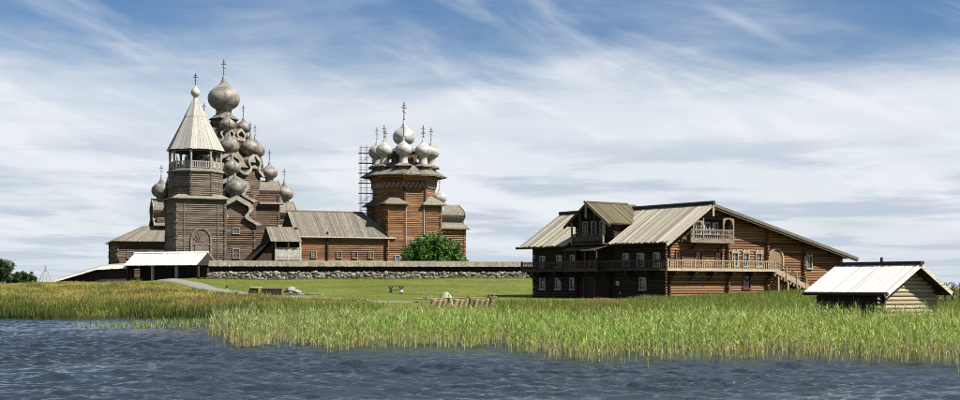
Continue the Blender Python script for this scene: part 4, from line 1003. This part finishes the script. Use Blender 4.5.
# ------------------------------------------------------------ small things on the lawn
def gpt(x, depth): X = px(x, depth); return (X, depth, ground_z(X, depth))
def lawn_things():
    logs = unit_logs('dark_wood')
    for (x, d, n, ln, label) in ((253.5, 143, 4, .9, 'short dark timber stack at the left of the pile beside the path'), (271.5, 143, 4, 2.1, 'long dark timber stack in the middle of the lawn pile')):
        t = thing('timber_stack', label, 'timber stack', gpt(x, d), R(4), 'dark timber stacks on the lawn')
        for r in range(3):
            for c in range(4): put('log', logs[(r+c) % 4], t, (-ln/2+random.uniform(-.08, .08), c*.28-.4+r*.05, .13+r*.24), (0, 0, 0), (ln, .14, .135))
        if ln < 1.5: MB().box(-.3, .9, -.5, .6, .80, .86).build('cover_board', 'silver_board', t)
    t = thing('rubble_heap', 'pale heap of rubble stones at the right of the dark timber stacks', 'stones', gpt(293, 143.5), 0)
    for i in range(16):
        a, r = random.uniform(0, 6.3), random.uniform(0, .9)
        MB().ico((0, 0, 0), random.uniform(.18, .42), .25, (1.3, 1, .7)).build('stone', 'pale_stone', t, loc=(r*math.cos(a)-.2, r*math.sin(a)*.6, .12+max(0, .55-r*.5)))
    for i in range(3): MB().box(-.5, .8, -.35, .35, 0, .1).build('slab', 'pale_stone', t, loc=(1.0+i*.8, random.uniform(-.2, .2), .04+.02*i), rot=(0, .05, random.uniform(-.3, .3)))
    # trestle table
    t = thing('trestle_table', 'small dark trestle table standing alone on the mown lawn', 'table', gpt(396, 148), R(10))
    MB().box(-.85, .85, -.35, .35, .78, .85).build('table_top', 'dark_rail', t)
    for s in (-.6, .6):
        for q in (-1, 1): MB().bar((s-q*.15, -.25, 0), (s+q*.2, -.25, .8), .07, .08).bar((s-q*.15, .25, 0), (s+q*.2, .25, .8), .07, .08).build('leg', 'dark_wood', t)
    MB().bar((-.7, 0, .35), (.7, 0, .35), .08, .08).build('stretcher', 'dark_wood', t)
    t = thing('stone', 'pale stone lying at the right foot of the trestle table', 'stone', gpt(401.5, 147), 0)
    MB().ico((0, 0, .2), .33, .2, (.8, .8, 1)).build('boulder', 'pale_stone', t)
    # posts by the path
    t = thing('path_post', 'thin white post with dark cap beside the gravel path', 'post', gpt(227, 133), 0)
    MB().box(-.06, .06, -.06, .06, -.3, .95).build('shaft', 'window_white', t); MB().ico((0, 0, 1.05), .16, .1).build('cap', 'iron', t)
    t = thing('path_stump', 'squat black and white bollard by the orange grass near the path', 'bollard', gpt(238, 130.5), 0)
    MB().tube((-.1, 0, -.2), (-.08, 0, .55), .16, 8).build('shaft', 'iron', t, True); MB().box(.06, .2, -.15, .12, -.2, .45).build('side_panel', 'window_white', t)
    t = thing('plank', 'long pale plank lying in the grass below the path', 'plank', gpt(270, 127), R(3))
    MB().box(-1.0, 1.0, -.14, .14, .12, .19).build('board', 'silver_board', t)
    # drying rack with hung nets
    t = thing('drying_rack', 'low rail of crossed poles hung with tan fishing nets before the reeds', 'rack', (px(461, 110), 110, ground_z(px(461, 110), 110)-.05), R(3))
    xs = (-2.75, -.85, .9, 2.65)
    for x in xs:
        for s in (-1, 1): MB().tube((x-s*.18, -s*.12, -.2), (x+s*.22, s*.12, 1.15), .045, 5).build('crossed_pole', 'rail_wood', t)
    MB().tube((-4.2, 0, .75), (3.1, 0, .92), .045, 6).build('rail', 'rail_wood', t)
    for a, b in ((-2.6, -.95), (-.7, .85), (1.0, 2.6)):
        n = 14; m = MB(); K = 6
        for i in range(n+1):
            f = i/n; x = a+(b-a)*f; dr = .62+.12*math.sin(f*9+a); zt = .86-.16*math.sin(PI*f)
            for j in range(K+1):
                g = j/K; m.v.append((x, .09*math.sin(f*22+g*3)-.08, zt-g*dr)); 
            for j in range(K+1):
                g = j/K; m.v.append((x, .09*math.sin(f*22+g*3)-.02, zt-g*dr))
        s = 2*(K+1)
        for i in range(n):
            for j in range(K):
                p = i*s+j; m.f += [(p, p+s, p+s+1, p+1), (p+K+1, p+K+2, p+K+2+s, p+K+1+s)]
            p = i*s; m.f += [(p, p+K+1, p+K+1+s, p+s)]
        m.build('net', 'net', t, True)
    t = thing('covered_haycock', 'small pale green cone-shaped mound behind the hung nets', 'mound', gpt(446, 113), 0)
    M['pale_green'] = plain('pale_green', (.30, .36, .20), .9, 0, .1, 5)
    m = MB().lathe([(.95, -.1), (.9, .15), (.7, .55), (.4, .95), (.15, 1.2), (0, 1.25)], 14); m.v = [(x*random.uniform(.9, 1.1), y*random.uniform(.9, 1.1), z) for x, y, z in m.v]
    m.build('cover', 'pale_green', t, True)
    t = thing('pole_cone', 'bare cone of leaning poles on the skyline left of the wall', 'poles', (px(45.5, 215), 215, ground_z(px(45.5, 215), 215)), 0)
    for k in range(11):
        a = k*.571; MB().tube((1.35*math.cos(a), 1.35*math.sin(a), -.3), (-.18*math.cos(a), -.18*math.sin(a), random.uniform(2.2, 2.9)), .05, 5, .03).build('pole', 'tent_board', t)
lawn_things()

# ------------------------------------------------------------ trees
def tree(name, label, loc, lobes, trunk_h, nleaf, size, mat, seed):
    rng = np.random.default_rng(seed)
    t = thing(name, label, 'tree', loc, 0)
    tm = MB().tube((0, 0, -.4), (.05, 0, trunk_h), .22, 8, .13)
    for lx, ly, lz, r in lobes: tm.tube((.05, 0, trunk_h*.5), (lx*.75, ly*.75, lz), .10, 6, .03)
    tm.build('trunk', 'bark', t)
    P = []; Nn = []
    tot = sum(r**2 for *_, r in lobes)
    for lx, ly, lz, r in lobes:
        k = int(nleaf*r*r/tot)
        ncl = max(10, k//28)
        d = rng.normal(size=(ncl, 3)); d /= np.linalg.norm(d, axis=1)[:, None]
        rad = r*rng.uniform(.5, 1.16, ncl)[:, None]
        cc = d*rad+np.array([lx, ly, lz])
        idx = rng.integers(0, ncl, k)
        pts = cc[idx]+rng.normal(size=(k, 3))*r*.13
        P.append(pts); Nn.append(d[idx]*.6+rng.normal(size=(k, 3))*.6)
    P = np.concatenate(P); Nn = np.concatenate(Nn); keep = P[:, 2] > .15
    P, Nn = P[keep], Nn[keep]; n = len(P)
    Nn /= np.linalg.norm(Nn, axis=1)[:, None]
    a = np.cross(Nn, rng.normal(size=(n, 3))); a /= np.linalg.norm(a, axis=1)[:, None]; b = np.cross(Nn, a)
    s = size*rng.uniform(.6, 1.3, n)[:, None]
    v = np.stack([P-a*s, P-b*s*.55, P+a*s, P+b*s*.55], 1).reshape(-1, 3); f = np.arange(4*n).reshape(-1, 4)
    o = put('crown', np_mesh('crown', v, f, mat), t)
    return t
X0 = px(433, 214)
tree('leafy_tree', 'round dense green tree in front of the orange log church', (X0, 214, ground_z(X0, 214)),
     [(0, 0, 4.0, 2.9), (-2.3, -.3, 3.0, 2.4), (2.6, 0, 3.0, 2.4), (-3.7, .2, 1.6, 1.8), (4.0, 0, 1.8, 1.7), (1.2, -.8, 4.6, 2.0), (-1.2, .4, 4.3, 2.0), (0, -1.6, 2.0, 2.4), (2.0, -1.4, 1.6, 2.0), (-2.2, -1.4, 1.4, 2.0)], 3.2, 15000, .24, 'leaf_dark', 5)
X1 = px(3, 240)
tree('leafy_tree', 'taller dark green bushy tree at the far left edge', (X1, 240, 2.3), [(0, 0, 3.1, 1.9), (-1.6, .3, 2.4, 1.6), (1.3, 0, 1.9, 1.5), (.2, -.6, 3.6, 1.3)], 2.4, 4500, .22, 'leaf_far', 6)
X2 = px(25, 236)
tree('leafy_tree', 'low spreading green bush beside the pole cone on the skyline', (X2, 236, 2.9), [(-.9, 0, 1.2, 1.1), (.4, 0, 1.3, 1.05), (1.5, 0, .9, .85), (-1.8, 0, 1.0, .9)], 1.2, 3200, .18, 'leaf_far', 8)

# ------------------------------------------------------------ reeds and grasses
def blades(name, base, hgt, wid, lean, c0, c1, rng, seg=2, label=None, cat=None):
    """tapered ribbons: base (n,3), tip bends by lean; colour runs from c0 at the foot to c1"""
    n = len(base); th = rng.uniform(0, 2*PI, n); side = np.stack([np.cos(th), np.sin(th)*.6, np.zeros(n)], 1)
    bend = rng.uniform(0, 2*PI, n); bd = np.stack([np.cos(bend), np.sin(bend), np.zeros(n)], 1)*lean[:, None]
    V = []; C = []
    for k in range(seg+1):
        t = k/seg
        c = base+np.stack([np.zeros(n), np.zeros(n), hgt*t], 1)+bd*(t*t)
        w = (wid*(1-t*.85))[:, None]
        V += [c-side*w, c+side*w]; col = c0*(1-t)+c1*t; C += [col, col]
    V = np.stack(V, 1); C = np.stack(C, 1); m = V.shape[1]
    f = np.array([[2*k, 2*k+1, 2*k+3, 2*k+2] for k in range(seg)])
    F = (np.arange(n)[:, None, None]*m+f[None]).reshape(-1, 4)
    return V.reshape(-1, 3), F, C.reshape(-1, 3)
def join(parts):
    vs, fs, cs, k = [], [], [], 0
    for v, f, c in parts: vs.append(v); fs.append(f+k); cs.append(c); k += len(v)
    return np.concatenate(vs), np.concatenate(fs), np.concatenate(cs)
def vary(rng, a, b, n, p=1.0):
    t = rng.uniform(0, 1, n)[:, None]**p; return (np.array(a)*(1-t)+np.array(b)*t)*K

FX = [-40, -14.2, -13.2, -8.5, -6.2, -1.5, 1.0, 2.0, 3.4, 4.7, 8.6, 12.8, 16.8, 19, 60]
FY = [80, 74, 63, 62, 59.5, 61, 60, 56.5, 53, 51.3, 52.5, 54, 51, 49.3, 48.5]
def reeds():
    rng = np.random.default_rng(3); n = 64000
    x = rng.uniform(-24, 46, n); y = rng.uniform(46, 88, n)
    front = np.interp(x, FX, FY)+2.6*vnoise(x*.45, y*.12, 61)+1.2*vnoise(x*2.1, y*.3, 62, 2)
    left = np.interp(y, [60, 64, 75, 92, 110], [-13.2, -13.9, -15.8, -19.5, -23])
    d = y-front
    clump = np.clip(.5+.75*vnoise(x*1.1, y*.6, 63, 3), 0, 1)
    prob = np.clip((d+.4)/3.2, 0, 1)**1.2*(.12+.88*clump**1.3)*np.where(y > 80, np.clip((88-y)/8, 0, 1), 1)
    prob = np.where(d > 14, prob*.62, prob)
    prob *= np.clip((x-left)/1.2, 0, 1)
    k = rng.uniform(0, 1, n) < prob; x, y, d = x[k], y[k], d[k]; n = len(x)
    z = np.maximum(gz(x, y), -.1)*0-.08+np.maximum(gz(x, y), 0)
    patch = vnoise(x*.35, y*.25, 64); hue = np.clip(.5+.6*vnoise(x*.22, y*.3, 65), 0, 1)[:, None]
    h = (1.38+.26*patch+rng.normal(0, .28, n))*(.62+.38*np.clip(d/3.0, 0, 1)); h = np.clip(h, .5, 2.15)
    h *= np.where(x > 14, 1.03, 1.0)
    base = np.stack([x, y, z], 1)
    # rightmost clumps fresher green, left edge paler
    tl = np.clip((x+16)/12, 0, 1)[:, None]
    green = (vary(rng, (.16, .32, .05), (.36, .52, .13), n)*hue+vary(rng, (.24, .36, .05), (.48, .55, .15), n)*(1-hue))*tl+vary(rng, (.22, .29, .10), (.42, .45, .20), n)*(1-tl)
    dry = rng.uniform(0, 1, n) < .10
    green[dry] = vary(rng, (.34, .30, .13), (.48, .41, .20), int(dry.sum()))
    straw = vary(rng, (.42, .37, .16), (.66, .58, .30), n); c0 = straw*.8+green*.2
    parts = [blades('r', base, h, np.full(n, .016), rng.uniform(.02, .22, n), c0, green*.85+straw*.15, rng, 2)]
    for q in range(7):
        s = rng.uniform(.22, .88, n); b2 = base+np.stack([np.zeros(n), np.zeros(n), h*s], 1)
        lh = rng.uniform(.10, .27, n); col = green*rng.uniform(.55, 1.4, n)[:, None]
        low = s[:, None] < .34; col = np.where(low, straw*.7+green*.3, col)
        parts.append(blades('l', b2, lh, np.full(n, .024), rng.uniform(.06, .26, n), col, col*1.1, rng, 1))
    k = rng.uniform(0, 1, n) < .08; m = int(k.sum()); hc = vary(rng, (.24, .17, .08), (.44, .36, .18), m)
    parts.append(blades('p', base[k]+np.stack([np.zeros(m), np.zeros(m), h[k]*.93], 1), rng.uniform(.14, .26, m), rng.uniform(.025, .045, m), rng.uniform(.05, .18, m), hc, hc, rng, 1))
    k = rng.uniform(0, 1, n) < .06; m = int(k.sum()); hc = vary(rng, (.40, .34, .16), (.60, .52, .28), m)
    parts.append(blades('b', base[k], h[k]*.6, np.full(m, .02), rng.uniform(.5, 1.1, m), hc, hc, rng, 2))
    v, f, c = join(parts)
    o = put('reeds', np_mesh('reeds', v, f, 'blade', False, c), kind='stuff'); o['label'] = 'broad bed of tall green reeds standing in the shallow water'; o['category'] = 'reeds'
    # scattered thin stems standing out in the open water before the bed
    n = 420; x = rng.uniform(-13, 30, n); x = x[(x > 1) | (rng.uniform(0, 1, n) < .3)]; n = len(x)
    y = np.interp(x, FX, FY)-rng.exponential(1.3, n)
    base = np.stack([x, y, np.full(n, -.05)], 1); g = vary(rng, (.22, .24, .09), (.36, .34, .16), n)
    hh = rng.uniform(.4, 1.15, n)
    parts = [blades('s', base, hh, np.full(n, .016), rng.uniform(.02, .3, n), g, g, rng, 2)]
    for q in range(2): parts.append(blades('s', base+np.stack([0*x, 0*x, hh*rng.uniform(.3, .8, n)], 1), rng.uniform(.15, .35, n), np.full(n, .022), rng.uniform(.1, .35, n), g*.9, g, rng, 2))
    v, f, c = join(parts)
    o = put('water_stems', np_mesh('water_stems', v, f, 'blade', False, c), kind='stuff'); o['label'] = 'sparse pale reed stems standing in open water before the reed bed'; o['category'] = 'reeds'
reeds()

def in_path(x, y):
    p = np.interp(y, [118, 121, 125, 131, 138, 147, 157, 168, 183, 197], [px(440, 118), px(420, 121), px(360, 125), px(315, 131), px(272, 138), px(240, 147), px(217, 157), px(203, 168), px(193, 183), px(178, 197)])
    w = np.interp(y, [118, 125, 138, 157, 168, 183, 197], [4.5, 6, 4.5, 3.2, 3.2, 4.5, 7]); return np.abs(x-p) < w
def in_house(x, y):
    c, s = math.cos(HB), math.sin(HB); u = (x-HX)*c+(y-HY)*s; v = -(x-HX)*s+(y-HY)*c; return (u > -.1) & (u < 26.4) & (v > -.1) & (v < 22)
SHX = np.linspace(-150, 150, 601); SHY = np.array([shore(q) for q in SHX])
def meadow():
    rng = np.random.default_rng(9)
    # tall mixed meadow on the left shore
    n = 110000; x = rng.uniform(-95, -8, n); y = 112+90*rng.uniform(0, 1, n)**1.35
    d = y-np.interp(x, SHX, SHY)
    lawn = (x > np.interp(y, [112, 128, 140, 150, 165, 195, 205], [-6, -15, -24, -28, -34, -44, -48]))
    k = (d > .2) & ~in_path(x, y) & ~lawn & (x > -.42*y-6)
    x, y, d = x[k], y[k], d[k]; n = len(x); z = gz(x, y)-.03
    patch = 1.5*vnoise(x*.16, y*.10, 21); pr = vnoise(x*.22+40, y*.12, 22); pg = vnoise(x*.3, y*.2+9, 23); t = np.clip(.5+.55*patch+rng.normal(0, .22, n), 0, 1)[:, None]
    near = np.clip(1-d/9, 0, 1)[:, None]
    gold = vary(rng, (.52, .41, .10), (.72, .58, .17), n); green = vary(rng, (.24, .32, .05), (.42, .45, .10), n); rust = vary(rng, (.46, .25, .10), (.60, .35, .15), n)
    col = green*(1-t)+gold*t; rs = (rng.uniform(0, 1, n) < np.clip(.06+.45*(pr-.25), .03, .6))[:, None]; col = np.where(rs, rust, col); dk = np.clip((pg-.15)*1.6, 0, .8)[:, None]; col = col*(1-dk)+vary(rng, (.07, .12, .02), (.15, .19, .04), n)*dk; col = col*(1-near*.75)+vary(rng, (.085, .14, .022), (.16, .20, .045), n)*near*.75
    h = (.34+.24*np.clip(pg, -.7, 1.2)+.12*np.clip(pr, -.5, 1)+rng.normal(0, .10, n))*(1+.45*near[:, 0]); h = np.clip(h, .12, 1.4)*np.interp(y, [112, 150, 200], [1, .85, .6])
    b = np.stack([x, y, z], 1)
    parts = [blades('m', b+rng.normal(0, .12, (n, 3))*[1, 1, 0], h*rng.uniform(.7, 1.15, n), np.full(n, .032), rng.uniform(.05, .3, n), col*.6*rng.uniform(.5, 1.2, n)[:, None], col*rng.uniform(.55, 1.4, n)[:, None], rng, 1) for q in range(3)]
    k = rng.uniform(0, 1, n) < .24; m = int(k.sum()); kind = rng.uniform(0, 1, m)[:, None]; p2 = pr[k][:, None]
    hc = np.where(kind < .34+.3*p2, vary(rng, (.36, .21, .07), (.50, .31, .12), m), np.where(kind < .7, vary(rng, (.50, .42, .10), (.70, .62, .25), m), vary(rng, (.06, .10, .02), (.16, .20, .05), m)))
    parts.append(blades('f', b[k]+np.stack([0*h[k], 0*h[k], h[k]*rng.uniform(.7, 1.15, m)], 1), rng.uniform(.05, .14, m), rng.uniform(.03, .07, m), rng.uniform(0, .05, m), hc, hc, rng, 1))
    v, f, c = join(parts); o = put('meadow_grass', np_mesh('meadow_grass', v, f, 'blade', False, c), kind='stuff')
    o['label'] = 'tall golden and green meadow grass on the left shore'; o['category'] = 'grass'
    # rough grass between the reeds and the lawn, thinning to mown lawn
    n = 190000; x = rng.uniform(-46, 62, n); y = 80+117*rng.uniform(0, 1, n)**1.25
    d = y-np.interp(x, SHX, SHY)
    edge = np.interp(x, [-30, -14, -4, 4, 10, 18, 30, 62], [126, 122, 113, 116, 121, 127, 150, 150])+1.5*np.sin(x*.8)
    k = (d > .2) & ~in_path(x, y) & ~in_house(x, y) & (x < .42*y+4) & (rng.uniform(0, 1, n) < np.where(y < edge, 1, np.clip(.28+.5*vnoise(x*.15, y*.12, 71), .05, .75)))
    x, y, d = x[k], y[k], d[k]; edge = edge[k]; n = len(x); z = gz(x, y)-.03
    mown = np.clip((y-edge)/4, 0, 1)
    patch = 1.6*vnoise(x*.25, y*.14, 31)
    col = vary(rng, (.125, .205, .028), (.23, .28, .055), n); tan = vary(rng, (.27, .20, .07), (.35, .25, .10), n)
    orange = np.clip(1-np.abs(y-121)/5, 0, 1)*np.clip((-9-x)/6, 0, 1); pt = np.clip(.10+.12*patch+.9*orange, 0, .95); sel = (rng.uniform(0, 1, n) < pt)[:, None]
    col = np.where(sel, tan, col)
    h = np.clip((.34+.12*patch*.5+rng.normal(0, .08, n))*(1-.72*mown)+.25*orange, .07, .9)*np.interp(y, [80, 100, 115], [1.5, 1.2, 1.0])
    b = np.stack([x, y, z], 1)
    parts = [blades('m', b+rng.normal(0, .10, (n, 3))*[1, 1, 0], h*rng.uniform(.7, 1.15, n), np.full(n, .030), rng.uniform(.04, .22, n), col*.85, col, rng, 1) for q in range(2)]
    v, f, c = join(parts); o = put('rough_grass', np_mesh('rough_grass', v, f, 'blade', False, c), kind='stuff')
    o['label'] = 'rough green grass behind the reeds and around the farmhouse'; o['category'] = 'grass'
    n = 9000; x = rng.uniform(-60, -16, n); y = np.interp(x, SHX, SHY)+rng.uniform(-.5, 1.8, n); k = rng.uniform(0, 1, n) < np.clip(.35+.9*vnoise(x*.35, 0*y+3.3, 81), 0, 1)+(x > -28)*.4
    x, y = x[k], y[k]; n = len(x); col = vary(rng, (.045, .085, .014), (.13, .18, .035), n)
    v, f, c = blades('e', np.stack([x, y, np.maximum(gz(x, y), -.05)], 1), rng.uniform(.35, 1.0, n)*(1+.35*(x > -27)), np.full(n, .035), rng.uniform(.1, .45, n), col*.7, col, rng, 2)
    o = put('shore_sedge', np_mesh('shore_sedge', v, f, 'blade', False, c), kind='stuff'); o['label'] = 'dark green sedge hanging over the left waterline'; o['category'] = 'grass'
    n = 1300; x = rng.normal(-22.5, 3.2, n); y = rng.uniform(88, 110, n); k = (y < np.interp(x, SHX, SHY)) & (vnoise(x*.6, y*.2, 83) > -.1); x, y = x[k], y[k]; n = len(x)
    col = vary(rng, (.16, .24, .05), (.30, .36, .11), n); v, f, c = blades('w', np.stack([x, y, 0*x-.05], 1), rng.uniform(.15, .5, n), np.full(n, .03), rng.uniform(.1, .3, n), col, col, rng, 1)
    o = put('water_weed', np_mesh('water_weed', v, f, 'blade', False, c), kind='stuff'); o['label'] = 'thin green water weed left of the reed bed'; o['category'] = 'weed'
    n = 5200; t = rng.uniform(0, 1, n); x = px(209, 196)+t*(px(560, 203)-px(209, 196)); y = 196+t*7-1.0-rng.exponential(.35, n)
    col = vary(rng, (.12, .18, .03), (.28, .30, .07), n); v, f, c = blades('e', np.stack([x, y, gz(x, y)-.02], 1), rng.uniform(.1, .5, n)*np.clip(.6+.9*vnoise(x*.5, y, 85), .15, 1.3), np.full(n, .04), rng.uniform(.05, .3, n), col*.8, col, rng, 1)
    o = put('wall_grass', np_mesh('wall_grass', v, f, 'blade', False, c), kind='stuff'); o['label'] = 'grass tufts growing against the foot of the stone wall'; o['category'] = 'grass'
    # dry straw-coloured clump before the shaded side of the farmhouse
    n = 3000; a = rng.uniform(0, 2*PI, n); r = np.sqrt(rng.uniform(0, 1, n)); x = px(603, 112)+r*np.cos(a)*1.75; y = 112+r*np.sin(a)*1.0
    col = vary(rng, (.34, .25, .12), (.46, .35, .18), n); b = np.stack([x, y, gz(x, y)-.02], 1)
    v, f, c = blades('d', b, .75*(1-.5*r*r)*rng.uniform(.7, 1.1, n), np.full(n, .03), rng.uniform(.1, .35, n), col, col, rng, 2)
    o = put('dry_grass', np_mesh('dry_grass', v, f, 'blade', False, c), kind='stuff'); o['label'] = 'dry straw-coloured grass clump in front of the farmhouse'; o['category'] = 'grass'
meadow()
